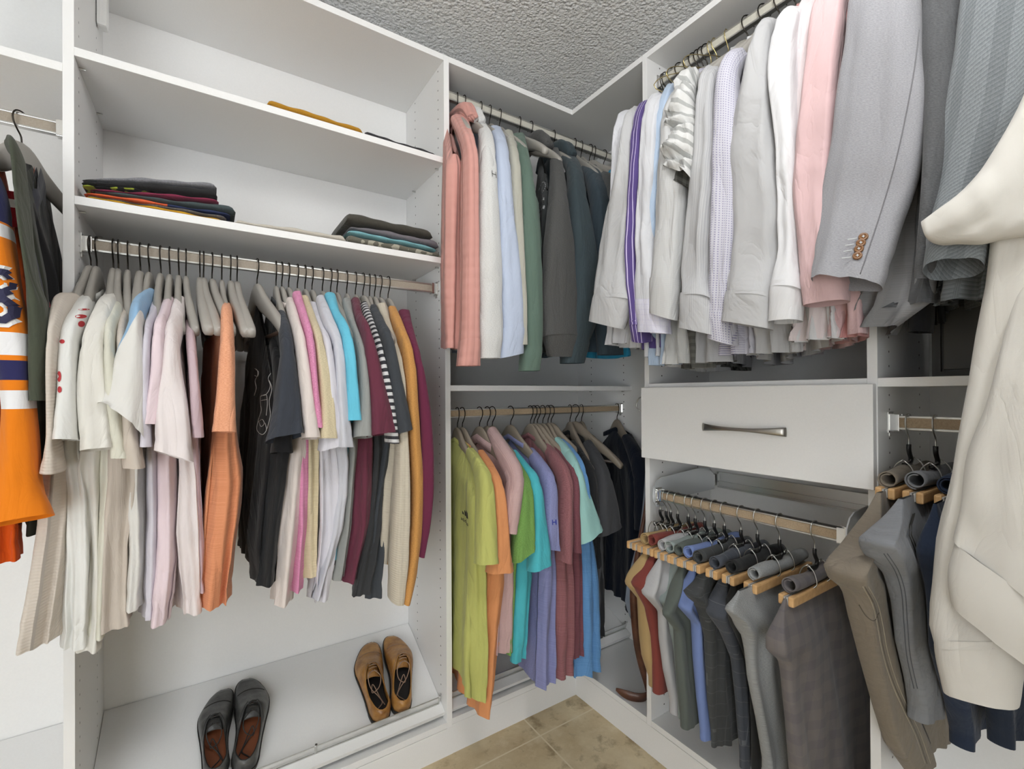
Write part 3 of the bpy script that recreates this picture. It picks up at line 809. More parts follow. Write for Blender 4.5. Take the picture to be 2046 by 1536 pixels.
g11 = A(443.5, 't_shirt', 'faded orange tee', 'faded orange t-shirt hanging alone between empty hangers', 't-shirt', fabric('#e39a72', 'heather', '#eeb08e'),
  [(616, 443, 464, .07), (642, 441, 466, .16), (693, 439, 469, .20), (780, 432, 470), (863, 424, 471, .23)],
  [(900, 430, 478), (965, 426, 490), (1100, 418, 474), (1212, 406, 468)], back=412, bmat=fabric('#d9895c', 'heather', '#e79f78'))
g12 = A(514, 't_shirt', 'black graphic tee', 'black t-shirt with white line drawing print on its face', 't-shirt', fabric('#1f1f21'),
  [(688, 538, 556, .10), (745, 545, 568, .16), (850, 546, 580, .195), (905, 540, 584, .205)],
  [(790, 540, 560), (900, 530, 556), (1000, 516, 542), (1090, 500, 534), (1160, 512, 546)], back=487, of=.15, bar=True, yaw=-.05, collar=None, full=True)
g13 = A(552, 't_shirt', 'slate tee', 'slate navy t-shirt with broad sleeve, right of the black graphic tee', 't-shirt', fabric('#3c4048'),
  [(626, 553, 570, .07), (660, 556, 580, .15), (706, 559, 588, .20), (790, 548, 598, .22), ('q', 531, 884, 607, 868, .245)],
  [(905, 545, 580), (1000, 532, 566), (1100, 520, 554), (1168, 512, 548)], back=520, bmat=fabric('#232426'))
g14 = A(563.4, 't_shirt', 'pale shell tee', 'pale shell white t-shirt right of the slate tee', 't-shirt', fabric('#e3d8d2'),
  [(604, 570, 588, .05), (650, 577, 600, .14), (699, 588, 612, .20), (790, 597, 626), (876, 604, 639, .235)],
  [(895, 574, 612), (950, 568, 604), (1050, 558, 594), (1202, 546, 577)], back=560)
g15 = A(577, 't_shirt', 'bubblegum pink tee', 'bubblegum pink t-shirt between the shell white and sand tees', 't-shirt', fabric('#d57fa8', 'heather', '#e6a0c2'),
  [(590, 584, 602, .05), (640, 597, 614, .14), (688, 609, 626, .20), (760, 618, 632), (852, 622, 644, .22)],
  [(905, 592, 618), (1050, 590, 616), (1171, 580, 607)], back=580)
g16 = A(594.6, 't_shirt', 'sand tee', 'sand coloured t-shirt with tiny dark motifs', 't-shirt', fabric('#cdbf9f', 'heather', '#dccfae'),
  [(600, 600, 617, .05), (650, 611, 633, .14), (694, 625, 646, .20), (790, 634, 664), (876, 636, 670, .23)],
  [(905, 610, 640), (1050, 611, 636), (1151, 608, 632)], back=598)
g17 = A(609.7, 't_shirt', 'pale lavender tee with a tipped cuff', 'pale lavender white t-shirt with red and navy tipped sleeve cuff', 't-shirt', fabric('#dcdae2'),
  [(612, 617, 633, .05), (660, 628, 646, .14), (702, 644, 662, .20), (800, 650, 674), ('q', 634, 900, 690, 884, .22)],
  [(940, 632, 670), (1050, 632, 668), (1196, 622, 650)], back=612)
g18 = A(623.7, 't_shirt', 'cool white tee', 'cool greyish white t-shirt just left of the cyan tee', 't-shirt', fabric('#cfd0d8'),
  [(600, 631, 649, .05), (645, 642, 665, .14), (700, 662, 684, .20), (790, 668, 692), (893, 671, 704, .23)],
  [(925, 662, 702), (990, 660, 700), (1060, 652, 692), (1196, 624, 652)], back=630)
g19 = A(644.5, 't_shirt', 'bright cyan tee', 'bright cyan t-shirt among the pale tees', 't-shirt', fabric('#6cc6e0'),
  [(593, 648, 670, .04), (635, 658, 680, .12), (682, 680, 701, .20), (760, 687, 711), (842, 690, 720, .235)],
  [(880, 682, 700), (1000, 676, 692), (1122, 664, 684)], back=650)
hanger('A', at(661, 700, 'Y', RY).x, ZRA, 'empty grey shaped hanger between the cyan tee and the grey tee', 'empty hangers in the middle bay')
g20 = A(673.5, 't_shirt', 'stone grey tee', 'stone grey t-shirt with black bands at the neck', 't-shirt', fabric('#9a9c99'),
  [(604, 683, 701, .05), (652, 692, 709, .14), (720, 708, 729, .20), (800, 712, 738), (874, 705, 742, .235)],
  [(900, 694, 714), (1050, 685, 703), (1146, 670, 692)], back=676)
g21 = A(693, 't_shirt', 'wine red tee', 'wine red t-shirt with broad sleeve right of the stone grey tee', 't-shirt', fabric('#6c3546'),
  [(604, 700, 719, .05), (642, 706, 725, .13), (682, 722, 743, .20), (770, 730, 768), ('q', 734, 872, 788, 864, .24)],
  [(890, 708, 742), (1050, 700, 736), (1100, 690, 724), (1167, 677, 708)], back=690)
g22 = A(710.5, 't_shirt', 'striped black and white tee', 'black and white striped t-shirt behind the wine red tee', 't-shirt', fabric('#d8d8d8', 'hstripe', '#37373c', p=.017, p2=.5),
  [(612, 718, 734, .05), (660, 730, 748, .14), (722, 748, 764, .20), (800, 764, 782), (885, 772, 794, .225)],
  [(895, 745, 770), (1050, 728, 760), (1183, 704, 732)], back=706, bmat=fabric('#3a3b3d'))
hanger('A', at(725.6, 700, 'Y', RY).x, ZRA, 'grey shaped hanger between the striped tee and the charcoal tee', HA)
g23 = A(738.7, 't_shirt', 'charcoal tee', 'dark charcoal t-shirt left of the knitted sweaters', 't-shirt', fabric('#42464b'),
  [(618, 735, 752, .05), (650, 745, 766, .13), (688, 761, 781, .20), (770, 772, 802), ('q', 790, 868, 822, 858, .235)],
  [(880, 766, 792), (1000, 745, 772), (1186, 726, 752)], back=730)
g24 = A(748.8, 'knit_sweater', 'oatmeal knit sweater', 'oatmeal flecked knit sweater beside the mustard one', 'sweater', fabric('#cfc6b4', 'knit'),
  [(612, 753, 771, .05), (680, 768, 787, .14), (740, 785, 803, .20), (820, 792, 808), (900, 792, 812), (1000, 786, 816, .225), (1100, 780, 813), (1198, 778, 803, .21)],
  [(900, 765, 800), (1000, 758, 785), (1118, 750, 772)], back=742, long=True)
g25 = A(760, 'knit_sweater', 'mustard sweater', 'mustard tan sweater with ribbed shoulder', 'sweater', fabric('#c08a4b', 'heather', '#d39c5a'),
  [(620, 774, 792, .05), (660, 785, 806, .13), (719, 803, 824, .20), (820, 811, 832), (950, 820, 841), (1050, 818, 839), (1140, 808, 830), (1199, 800, 815, .215)],
  [(900, 800, 818), (1050, 785, 808), (1130, 764, 784)], back=755, long=True)
g26 = A(775.7, 'sweatshirt', 'burgundy sweatshirt', 'burgundy sweatshirt, last on the rail beside the right upright', 'sweatshirt', fabric('#6b2b46'),
  [(626, 795, 818, .06), (670, 802, 825, .13), (732, 822, 840, .20), (830, 834, 857), (950, 837, 862), (1050, 837, 853), (1106, 830, 842, .215)],
  [(900, 818, 838), (1050, 812, 832), (1100, 806, 826)], back=772, long=True, fold=.0045)

# ------------------------------------------------------------------ corner bay, upper rail
GB = 'tops on the upper corner rail'; HB_ = 'hangers on the upper corner rail'
def B(hk, name, short, label, cat, col, sleeve, body, cuff=None, yaw=0.0, **kw):
    s = at(hk, 240, 'Y', RY).x
    kw['hang'] = ('grey shaped hanger carrying the ' + short, HB_, 'wood', False)
    return garment(name, label, cat, GB, 'A', ZRBU, hk, col, sleeve, body, cuff=cuff, **kw)
B(916, 'cable_knit_hoodie', 'pink cable knit hoodie', 'salmon pink cable knit hoodie beside the white upright', 'hoodie', fabric('#d9a096', 'cable'),
  [(238, 900, 934, .05), (270, 914, 942, .13), (306, 924, 949, .20), (435, 925, 951), (560, 924, 952), (690, 921, 954, .22)],
  [(300, 893, 926), (430, 890, 926), (560, 888, 922), (690, 888, 916)], cuff=[(731, 915, 956)], hood=True, fold=.0045)
gH = B(929, 'hoodie', 'light grey hoodie', 'light grey marled hoodie with small dark lettering', 'hoodie', fabric('#cfcfcd', 'heather', '#dededc'),
  [(256, 954, 973, .08), (285, 957, 985, .16), (330, 956, 988, .20), (450, 955, 994), (545, 953, 998), (680, 955, 1000, .22)],
  [(330, 945, 962), (560, 946, 960), (690, 946, 962)], cuff=[(716, 957, 996)], hood=True, fold=.004)
B(962, 'sweatshirt', 'pale blue sweatshirt', 'pale baby blue sweatshirt with ribbed cuff', 'sweatshirt', fabric('#c2cde2'),
  [(260, 977, 1001, .06), (290, 985, 1010, .15), (330, 988, 1014, .20), (450, 992, 1023), (560, 996, 1037), (668, 1000, 1044, .22)],
  [(330, 980, 1000), (560, 985, 1005), (690, 990, 1006)], cuff=[('q', 997, 716, 1042, 706, .22)], fold=.004)
B(980, 'sweatshirt', 'stone beige sweatshirt', 'stone beige sweatshirt between the blue and green ones', 'sweatshirt', fabric('#b9b7ab'),
  [(268, 1005, 1024, .07), (300, 1012, 1030, .15), (332, 1015, 1034, .20), (500, 1022, 1040), (600, 1030, 1044), (690, 1032, 1046)],
  [(330, 1008, 1022), (560, 1014, 1028), (690, 1020, 1034)], fold=.004)
B(1000, 'sweatshirt', 'sage green sweatshirt', 'sage green sweatshirt with ribbed cuff', 'sweatshirt', fabric('#64796d'),
  [(274, 1019, 1048, .06), (312, 1028, 1054, .15), (368, 1034, 1062, .20), (500, 1038, 1076), (600, 1044, 1079), (706, 1046, 1077, .22)],
  [(340, 1052, 1068), (480, 1060, 1081), (565, 1068, 1082), (700, 1056, 1074)], cuff=[(741, 1040, 1074)], fold=.0045)
hanger('A', at(1037, 240, 'Y', RY).x, ZRBU, 'light grey empty hanger poking out beside the dark printed hoodie', HB_, yaw=-.25)
gS = B(1062, 'hoodie', 'charcoal printed hoodie', 'charcoal grey hoodie with pale ring and letter print on its front', 'hoodie', fabric('#4a4a49', 'heather', '#5a5a59'),
  [(303, 1097, 1115, .07), (340, 1101, 1122, .15), (400, 1099, 1129, .20), (490, 1090, 1141, .22), (560, 1086, 1146), (617, 1084, 1149), (672, 1088, 1148, .23)],
  [(330, 1088, 1106), (450, 1082, 1104), (600, 1080, 1100), (700, 1068, 1094)], back=1056, of=.16, cuff=[(712, 1096, 1143)], hood=True, fold=.004, bmat=fabric('#3c3f3f'))
B(1108, 'hoodie', 'slate green hoodie', 'dark slate green hoodie right of the printed charcoal one', 'hoodie', fabric('#3f4b50'),
  [(316, 1120, 1150, .07), (345, 1134, 1159, .15), (400, 1138, 1166, .20), (500, 1142, 1187), (570, 1140, 1195), (650, 1130, 1185), (692, 1123, 1168, .22)],
  [(400, 1136, 1150), (600, 1130, 1150), (700, 1110, 1140)], cuff=[(726, 1122, 1164)], hood=True, fold=.0045)
B(1150, 'quarter_zip_top', 'teal slate pullover', 'teal slate stand-collar pullover in the corner', 'sweatshirt', fabric('#3d4a53'),
  [(336, 1160, 1192, .07), (362, 1172, 1202, .15), (396, 1182, 1209, .20), (500, 1190, 1218), (600, 1190, 1226), (650, 1196, 1234, .22)],
  [(400, 1176, 1194), (600, 1180, 1196), (700, 1176, 1200)], cuff=[(709, 1198, 1241)], fold=.0045)
B(1163, 'pullover', 'heather grey pullover', 'dark heather grey pullover behind the teal slate one', 'sweatshirt', fabric('#4f5152', 'heather', '#616364'),
  [(350, 1190, 1212, .10), (372, 1205, 1228, .20), (500, 1212, 1234), (600, 1215, 1236)], None, zhem=1.42, fold=.0045)
B(1189, 't_shirt', 'bright azure tee', 'bright azure t-shirt deep in the corner', 't-shirt', fabric('#38a3cf'),
  [(346, 1214, 1230, .13), (378, 1222, 1238, .20), (460, 1226, 1244), (540, 1228, 1248)], [(500, 1226, 1246), (620, 1226, 1252), (709, 1228, 1256)], fold=.0045)
for hk, lb in ((1177, 'between the heather pullover and the azure tee'), (1205, 'right of the azure tee'), (1230, 'at the corner end of the rail')):
    hanger('A', at(hk, 240, 'Y', RY).x, ZRBU, 'grey hanger on the upper corner rail ' + lb, HB_)

# ------------------------------------------------------------------ corner bay, lower rail
GL = 'tops on the lower corner rail'; HL = 'hangers on the lower corner rail'
def Lw(hk, name, short, label, cat, col, sleeve, body, yaw=0.0, bar=False, **kw):
    s = at(hk, 820, 'Y', RY).x
    kw['hang'] = ('taupe shaped hanger carrying the ' + short, HL, 'taupe', bar)
    return garment(name, label, cat, GL, 'A', ZRBL, hk, col, sleeve, body, **kw)
gl = Lw(913, 't_shirt', 'lime sports tee', 'lime yellow sports t-shirt with black three-bar mark on its chest', 't-shirt', fabric('#c4c673'),
  [(902, 931, 946, .09), (930, 947, 962, .16), (963, 954, 977, .20), (1050, 954, 985), ('q', 951, 1127, 992, 1122, .235)],
  [(1000, 940, 968), (1150, 944, 972), (1280, 938, 972), (1388, 936, 964)], fold=.005, bfold=.013)
Lw(923, 't_shirt', 'apricot tee', 'apricot orange t-shirt with the longest hem, behind the lime one', 't-shirt', fabric('#e59c68'),
  [(906, 951, 967, .08), (940, 964, 986, .15), (978, 979, 1001, .20), (1060, 984, 1011), ('q', 974, 1144, 1022, 1138, .23)],
  [(1160, 968, 1012), (1250, 962, 998), (1350, 956, 986), (1424, 954, 975)], fold=.005, bfold=.012)
Lw(957.5, 'sleeveless_shirt', 'dusty rose shirt', 'dusty rose shirt with an upright collar', 'shirt', fabric('#c6a6a4', 'check', '#d8bab6', p=.004),
  [(860, 974, 990, .04), (900, 992, 1014, .12), (955, 1016, 1041, .20), (1000, 1011, 1036), (1062, 1008, 1026)],
  [(1100, 998, 1022), (1200, 990, 1022), (1302, 984, 1020)], fold=.003, collar='shirt')
Lw(973, 't_shirt', 'leaf green tee', 'leaf green marled t-shirt with stitched cuff', 't-shirt', fabric('#6e9a4c', 'heather', '#84ae60'),
  [(894, 1000, 1014, .07), (935, 1017, 1038, .14), (975, 1030, 1056, .20), (1040, 1028, 1062), ('q', 1024, 1124, 1065, 1092, .23)],
  [(1150, 1012, 1028), (1300, 1008, 1024)], fold=.0045)
Lw(983, 't_shirt', 'turquoise tee', 'bright turquoise t-shirt right of the leaf green one', 't-shirt', fabric('#55c0cd'),
  [(906, 1020, 1032, .08), (940, 1038, 1056, .15), (968, 1054, 1073, .20), (1050, 1060, 1086), ('q', 1056, 1142, 1096, 1124, .235)],
  [(1150, 1030, 1062), (1250, 1028, 1054), (1308, 1025, 1050)], fold=.0045)
gp = Lw(1019.5, 't_shirt', 'periwinkle tee', 'periwinkle blue t-shirt with a dark blue emblem on its sleeve', 't-shirt', fabric('#8488b8', 'heather', '#989cc8'),
  [(901, 1051, 1067, .07), (930, 1067, 1086, .14), (965, 1084, 1103, .20), (1040, 1087, 1107), (1095, 1090, 1112)],
  [(1000, 1082, 1100), (1130, 1078, 1108), (1250, 1074, 1106), (1359, 1072, 1101)], fold=.005, bfold=.012)
Lw(1059, 't_shirt', 'marled rosewood tee', 'marled rosewood t-shirt with a diagonal hem', 't-shirt', fabric('#87565a', 'heather', '#a87478'),
  [(893, 1084, 1098, .07), (920, 1100, 1116, .14), (957, 1119, 1134, .20), (1040, 1118, 1136), (1120, 1118, 1136)],
  [(1000, 1106, 1136), (1150, 1106, 1149), (1250, 1105, 1148), (1344, 1102, 1149)], fold=.005, bfold=.012)
Lw(1066, 't_shirt', 'second rosewood tee', 'darker rosewood t-shirt tucked behind the marled one', 't-shirt', fabric('#71434c', 'heather', '#8a5861'),
  [(896, 1100, 1113, .08), (930, 1118, 1133, .15), (955, 1134, 1145, .20), (1040, 1138, 1150), (1100, 1140, 1153)],
  [(1000, 1138, 1154), (1150, 1142, 1160), (1304, 1142, 1161)], fold=.0045)
Lw(1083.6, 't_shirt', 'mint tee', 'pale mint t-shirt with open short sleeve', 't-shirt', fabric('#a4d4cf'),
  [(880, 1105, 1119, .06), (912, 1124, 1143, .14), (945, 1139, 1156, .20), (1000, 1146, 1176), ('q', 1157, 1088, 1200, 1054, .24)], [(1060, 1150, 1158), (1090, 1150, 1157), (1115, 1150, 1156)], fold=.0045)
Lw(1094, 't_shirt', 'cornflower blue tee', 'cornflower blue t-shirt with hem hanging over the corner', 't-shirt', fabric('#5f95cf', 'heather', '#74a6da'),
  [(883, 1113, 1126, .06), (915, 1132, 1150, .15), (950, 1148, 1163, .20), (1020, 1156, 1172), (1070, 1160, 1178)],
  [(1090, 1156, 1183), (1200, 1155, 1191), (1336, 1150, 1197)], fold=.005, bfold=.012)
Lw(1138, 't_shirt', 'black sports tee', 'black sports t-shirt behind the grey one, lower corner rail', 't-shirt', fabric('#242527'),
  [(886, 1136, 1149, .06), (912, 1150, 1162, .13), (950, 1168, 1182, .20), (1060, 1178, 1192)],
  [(1080, 1182, 1202), (1180, 1184, 1205), (1266, 1184, 1206)], fold=.0045)
Lw(1161, 't_shirt', 'graphite tee', 'graphite t-shirt with wide short sleeve, lower corner rail', 't-shirt', fabric('#47484b'),
  [(885, 1165, 1181, .08), (920, 1180, 1200, .15), (957, 1190, 1213, .20), (1010, 1192, 1228), ('q', 1192, 1072, 1237, 1050, .23)],
  [(1080, 1188, 1204), (1180, 1188, 1204), (1264, 1188, 1205)], fold=.003, bar=False)
for hk, lb in ((1073.5, 'between the two rosewood tees and the mint one'), (1101, 'behind the cornflower blue tee')):
    hanger('A', at(hk, 820, 'Y', RY).x, ZRBL, 'taupe shaped hanger ' + lb, HL, kind='taupe')
hanger('A', at(1150, 820, 'Y', RY).x, ZRBL, 'empty taupe hanger with pale bar sticking out above the navy top', HL, kind='taupe', bar=True, yaw=.12)
s = at(1232, 820, 'Y', RY).x
garment('t_shirt', 'dark navy t-shirt hanging broadside in the corner', 't-shirt', GL, 'A', ZRBL, 1232, fabric('#131c2c'),
  [(872, 1243, 1262, .07), (915, 1262, 1282, .16), (950, 1272, 1296, .20), (1060, 1274, 1306)], [(960, 1262, 1282), (1100, 1266, 1290), (1225, 1262, 1292)], back=1180, hang=('taupe shaped hanger carrying the navy top', HL, 'taupe', False), fold=.005, bfold=.013)

# ------------------------------------------------------------------ wall B, upper rail: shirts, jackets, hoodie
GC = 'shirts and jackets on the upper right rail'; HC = 'hangers on the upper right rail'
def C(hk, name, short, label, cat, col, sleeve, body=None, cuff=None, kind='wood', **kw):
    kw.setdefault('fold', .010); kw.setdefault('bfold', .016); kw.setdefault('collar', 'shirt'); kw.setdefault('o_b', .20)
    if kind: kw['hang'] = (('brass wire hanger carrying the ' if kind == 'wire' else 'grey shaped hanger carrying the ') + short, HC, kind, False)
    return garment(name, label, cat, GC, 'B', ZRC, hk, col, sleeve, body, cuff=cuff, **kw)
C(1330, 'dress_shirt', 'white shirt nearest the corner', 'plain white shirt nearest the corner, mostly behind the fine striped grey sleeve', 'shirt', fabric('#dcdde2'),
  [(232, 1256, 1278, .10), (243, 1240, 1262, .17), (262, 1236, 1256, .20), (400, 1230, 1252), (540, 1214, 1246), (640, 1212, 1244, .20)],
  [(400, 1250, 1275), (560, 1235, 1270), (686, 1215, 1255)], od=-.035)
C(1336, 'dress_shirt', 'fine striped grey shirt', 'pale grey shirt with fine stripes and a wide cuff, left end of the row', 'shirt', fabric('#c4c4c5', 'vstripe', '#bdbebf', p=.0032, p2=.4),
  [(226, 1262, 1284, .10), (240, 1254, 1278, .17), (262, 1248, 1274, .20), (330, 1243, 1273), (445, 1214, 1271), (520, 1202, 1267), (600, 1192, 1263, .24)],
  [(400, 1262, 1290), (560, 1262, 1290), (690, 1258, 1292)], cuff=[('q', 1182, 642, 1243, 657, .24)])
C(1348, 'dress_shirt', 'purple striped shirt', 'purple shirt with white pinstripes', 'shirt', fabric('#5b4b86', 'vstripe', '#c9bedd', p=.010, p2=.16),
  [(212, 1284, 1304, .12), (228, 1274, 1297, .18), (260, 1270, 1293, .205), (330, 1268, 1290), (445, 1266, 1280), (560, 1266, 1281), (650, 1268, 1292)],
  [(400, 1290, 1310), (560, 1290, 1320), (700, 1290, 1350)], cuff=[('q', 1270, 678, 1296, 684, .21)])
C(1364, 'dress_shirt', 'white shirt with a checked cuff', 'white shirt with a lilac checked cuff right of the purple one', 'shirt', fabric('#d6d7db'),
  [(198, 1306, 1330, .12), (212, 1298, 1326, .18), (240, 1294, 1322, .205), (330, 1288, 1316), (445, 1280, 1308), (613, 1276, 1332, .225)],
  [(400, 1306, 1330), (560, 1300, 1330), (718, 1296, 1338)], cuff=[('q', 1279, 664, 1338, 667, .225)], cuff_mat=fabric('#d6d5e2', 'grid', '#b4b0cc', p=.014, p2=.1))
C(1381, 'dress_shirt', 'light blue shirt', 'light blue shirt, a narrow band left of the linen stripes', 'shirt', fabric('#b4c6dc'),
  [(178, 1332, 1348, .13), (196, 1326, 1344, .18), (225, 1322, 1341, .205), (300, 1316, 1335), (445, 1305, 1323), (600, 1288, 1315)], [(400, 1322, 1345), (560, 1318, 1345), (722, 1312, 1350)], od=-.02)
C(1392, 'dress_shirt', 'graph check grey shirt', 'pale shirt with a fine grey graph check and long cuff', 'shirt', fabric('#cdcdcd', 'check', '#b9bab8', p=.0045, p2=.22),
  [(190, 1340, 1358, .13), (215, 1334, 1354, .18), (245, 1330, 1352, .205), (336, 1324, 1368), (450, 1314, 1366), (571, 1306, 1354, .235)],
  [(420, 1340, 1372), (560, 1340, 1380), (735, 1322, 1392)], cuff=[('q', 1303, 625, 1350, 640, .235)])
C(1402, 'short_sleeve_shirt', 'linen striped shirt', 'white linen short-sleeved shirt with wavy grey stripes', 'shirt', fabric('#dcdcda', 'hstripe', '#a9aaa8', p=.026, p2=.38, soft=1.3),
  [(156, 1370, 1402, .12), (172, 1354, 1390, .18), (200, 1348, 1388, .205), (260, 1338, 1395), ('q', 1329, 336, 1381, 356, .245)], [(420, 1352, 1392), (560, 1352, 1396), (720, 1345, 1400)], wr=.4)
C(1410, 'short_sleeve_shirt', 'dark checked shirt', 'dark grey checked short-sleeved shirt under the linen one', 'shirt', fabric('#6b6b66', 'check', '#3e3e3b', p=.018, p2=.5),
  [(180, 1384, 1402, .12), (230, 1372, 1396, .18), (300, 1362, 1392, .20), ('q', 1350, 366, 1392, 384, .21)], [(400, 1368, 1394), (560, 1372, 1400), (732, 1360, 1420)])
C(1418, 'dress_shirt', 'narrow striped shirt', 'silver grey shirt with narrow stripes and curved cuff', 'shirt', fabric('#c2c2c3', 'vstripe', '#a9aaad', p=.0042, p2=.3),
  [(146, 1410, 1440, .12), (160, 1402, 1434, .18), (190, 1398, 1432, .205), (300, 1394, 1432), (445, 1379, 1427), (560, 1369, 1424), (602, 1366, 1427, .24)],
  [(445, 1400, 1440), (600, 1395, 1440), (722, 1380, 1446)], cuff=[('q', 1362, 656, 1427, 670, .24)])
C(1436, 'dress_shirt', 'dotted lilac shirt', 'lilac white shirt with tiny woven dots', 'shirt', fabric('#cdccd6', 'dots', '#8f8ba8', p=.0055, p2=.05),
  [(110, 1466, 1500, .10), (126, 1450, 1490, .16), (148, 1438, 1478, .20), (250, 1430, 1477), (400, 1427, 1477), (560, 1425, 1470), (640, 1424, 1460)],
  [(300, 1460, 1500), (560, 1460, 1510), (700, 1448, 1540)], cuff=[('q', 1420, 675, 1470, 690, .22)], kind='wire')
for hk, lb in ((1454.5, 'right of the dotted lilac shirt'), (1420, 'with a yellow tag left of the dotted lilac shirt')):
    hanger('B', at(hk, 100, 'X', RX).y, ZRC, 'brass wire hanger ' + lb, HC, kind='wire')
C(1500, 'dress_shirt', 'pearl grey shirt', 'pearl grey plain shirt with a wide flared sleeve', 'shirt', fabric('#bdbdbe'),
  [(56, 1524, 1556, .12), (72, 1512, 1544, .18), (100, 1504, 1542, .205), (250, 1468, 1545), (300, 1454, 1551), (445, 1461, 1562), (540, 1457, 1556), (600, 1456, 1544, .24)],
  [(300, 1530, 1570), (560, 1520, 1580), (714, 1500, 1600)], cuff=[('q', 1446, 643, 1541, 658, .24)])
C(1533, 'dress_shirt', 'crisp white shirt', 'crisp white shirt between the pearl grey and pink ones', 'shirt', fabric('#e0e0e2'),
  [(30, 1572, 1610, .12), (48, 1556, 1598, .18), (80, 1548, 1594, .205), (150, 1542, 1592), (300, 1560, 1597), (495, 1562, 1602), (582, 1544, 1604, .24)],
  [(300, 1590, 1640), (560, 1600, 1680), (690, 1590, 1700)], cuff=[('q', 1540, 645, 1600, 640, .24)])
C(1565, 'dress_shirt', 'white rose shirt', 'white shirt with a pinkish cast between the crisp white and pink shirts', 'shirt', fabric('#e6dbdc'),
  [(0, 1602, 1650, .12), (40, 1590, 1640, .18), (100, 1586, 1636, .20), (300, 1590, 1625), (500, 1596, 1622)], [(300, 1620, 1660), (560, 1620, 1680), (684, 1580, 1700)], od=-.03)
C(1597, 'dress_shirt', 'pale pink shirt', 'pale pink dress shirt left of the light grey blazer', 'shirt', fabric('#d8b8b9'),
  [(-70, 1660, 1710, .12), (-40, 1644, 1700, .18), (10, 1628, 1692, .205), (150, 1614, 1676), (330, 1594, 1668), (445, 1597, 1670), (566, 1606, 1697, .23)],
  [(300, 1650, 1690), (560, 1670, 1720), (676, 1660, 1730)], cuff=[('q', 1608, 613, 1697, 600, .23)])
C(1632, 'dress_shirt', 'salmon pink shirt', 'deeper salmon pink shirt just left of the blazer', 'shirt', fabric('#cf9a98'),
  [(-70, 1690, 1730, .12), (0, 1672, 1712, .18), (60, 1664, 1706, .2), (300, 1655, 1695), (500, 1660, 1700)], [(300, 1680, 1710), (560, 1700, 1725), (668, 1690, 1732)], od=-.035)
def tailored(col): return fabric(col, 'heather', None)
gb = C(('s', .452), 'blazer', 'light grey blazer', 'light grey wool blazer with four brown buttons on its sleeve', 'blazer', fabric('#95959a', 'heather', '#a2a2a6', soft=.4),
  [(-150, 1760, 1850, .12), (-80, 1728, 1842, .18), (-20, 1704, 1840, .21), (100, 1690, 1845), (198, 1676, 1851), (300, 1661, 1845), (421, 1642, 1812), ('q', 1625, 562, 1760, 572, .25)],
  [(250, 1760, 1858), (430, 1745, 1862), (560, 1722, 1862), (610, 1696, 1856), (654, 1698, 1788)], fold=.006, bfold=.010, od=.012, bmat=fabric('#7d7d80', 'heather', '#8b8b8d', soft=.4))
C(('s', .385), 'blazer', 'charcoal blazer', 'charcoal blazer between the light grey blazer and the tweed jacket', 'blazer', fabric('#515254', 'heather', '#606163'),
  [(-150, 1850, 1920, .12), (-60, 1842, 1925, .18), (20, 1840, 1925, .20), (300, 1850, 1900), (460, 1842, 1880), (555, 1835, 1872, .21)],
  [(300, 1850, 1900), (560, 1840, 1890), (604, 1790, 1940)], fold=.004)
C(('s', .31), 'tweed_jacket', 'blue grey tweed jacket', 'blue grey tweed jacket beside the cream hoodie', 'jacket', fabric('#5a6065', 'tweed', '#9aa0a3', p=.007, soft=.25),
  [(-160, 1980, 2120, .12), (-90, 1940, 2110, .18), (-20, 1924, 2100, .21), (110, 1906, 2090), (223, 1887, 2080), (400, 1860, 2012), ('q', 1845, 549, 1967, 527, .25)],
  [(400, 1900, 2000), (520, 1900, 1990), (600, 1880, 1985)], fold=.005)
C(('s', .40), 'quilted_jacket', 'black quilted jacket', 'black quilted jacket hem hanging behind the blazers above the safe', 'jacket', fabric('#1d1d20', soft=2.0),
  [(-150, 1860, 1900, .08), (-60, 1856, 1900, .12), (100, 1850, 1896, .08), (400, 1830, 1880, .08), (560, 1818, 1868, .08), (664, 1815, 1862, .08)], [(300, 1850, 1895), (560, 1850, 1890), (640, 1850, 1900)], of=.03, o_b=.2)
MCREAM = fabric('#d8d5ce', soft=.7)
gh, _, _, _ = C(('s', .215), 'hoodie', 'cream hoodie', 'thick cream hoodie closest to the camera on the upper right rail', 'hoodie', MCREAM,
  [(-150, 2080, 2200, .12), (0, 2040, 2160, .18), (300, 1996, 2130, .22), (520, 1978, 2110, .235), (740, 1940, 2090), (900, 1912, 2075), (1051, 1878, 2062), (1222, 1859, 2050), (1296, 1876, 2046, .23)],
  [(600, 2050, 2200), (900, 2020, 2200), (1200, 2010, 2200)], cuff=[('q', 1884, 1376, 2040, 1414, .23)], fold=.006, bfold=.012)
W_, P_ = frame('B')
def rowsB(rs, dflt):
    out = []
    for r in rs:
        a, b, o, d = conv(P_, r, .25); out.append((a, b, o, d or dflt))
    return out
fb, _ = strip_mesh('front_panel', rowsB([('q', 2058, 470, 2170, 500, .27), ('q', 2020, 620, 2180, 660, .275), ('q', 1985, 760, 2180, 800, .28), ('q', 1932, 920, 2180, 980, .28), ('q', 1909, 1077, 2180, 1262, .28)], .03), W_, MCREAM, gh, n=26, K=30, fold=.007, seed=77, hem=False, lam=.08)
strip_mesh('waistband', rowsB([('q', 1909, 1079, 2180, 1264, .28), ('q', 1898, 1130, 2180, 1320, .283), ('q', 1903, 1196, 2180, 1400, .28)], .033), W_, MCREAM, fb, n=9, K=30, fold=.002, seed=78, hem=False, lam=.08)
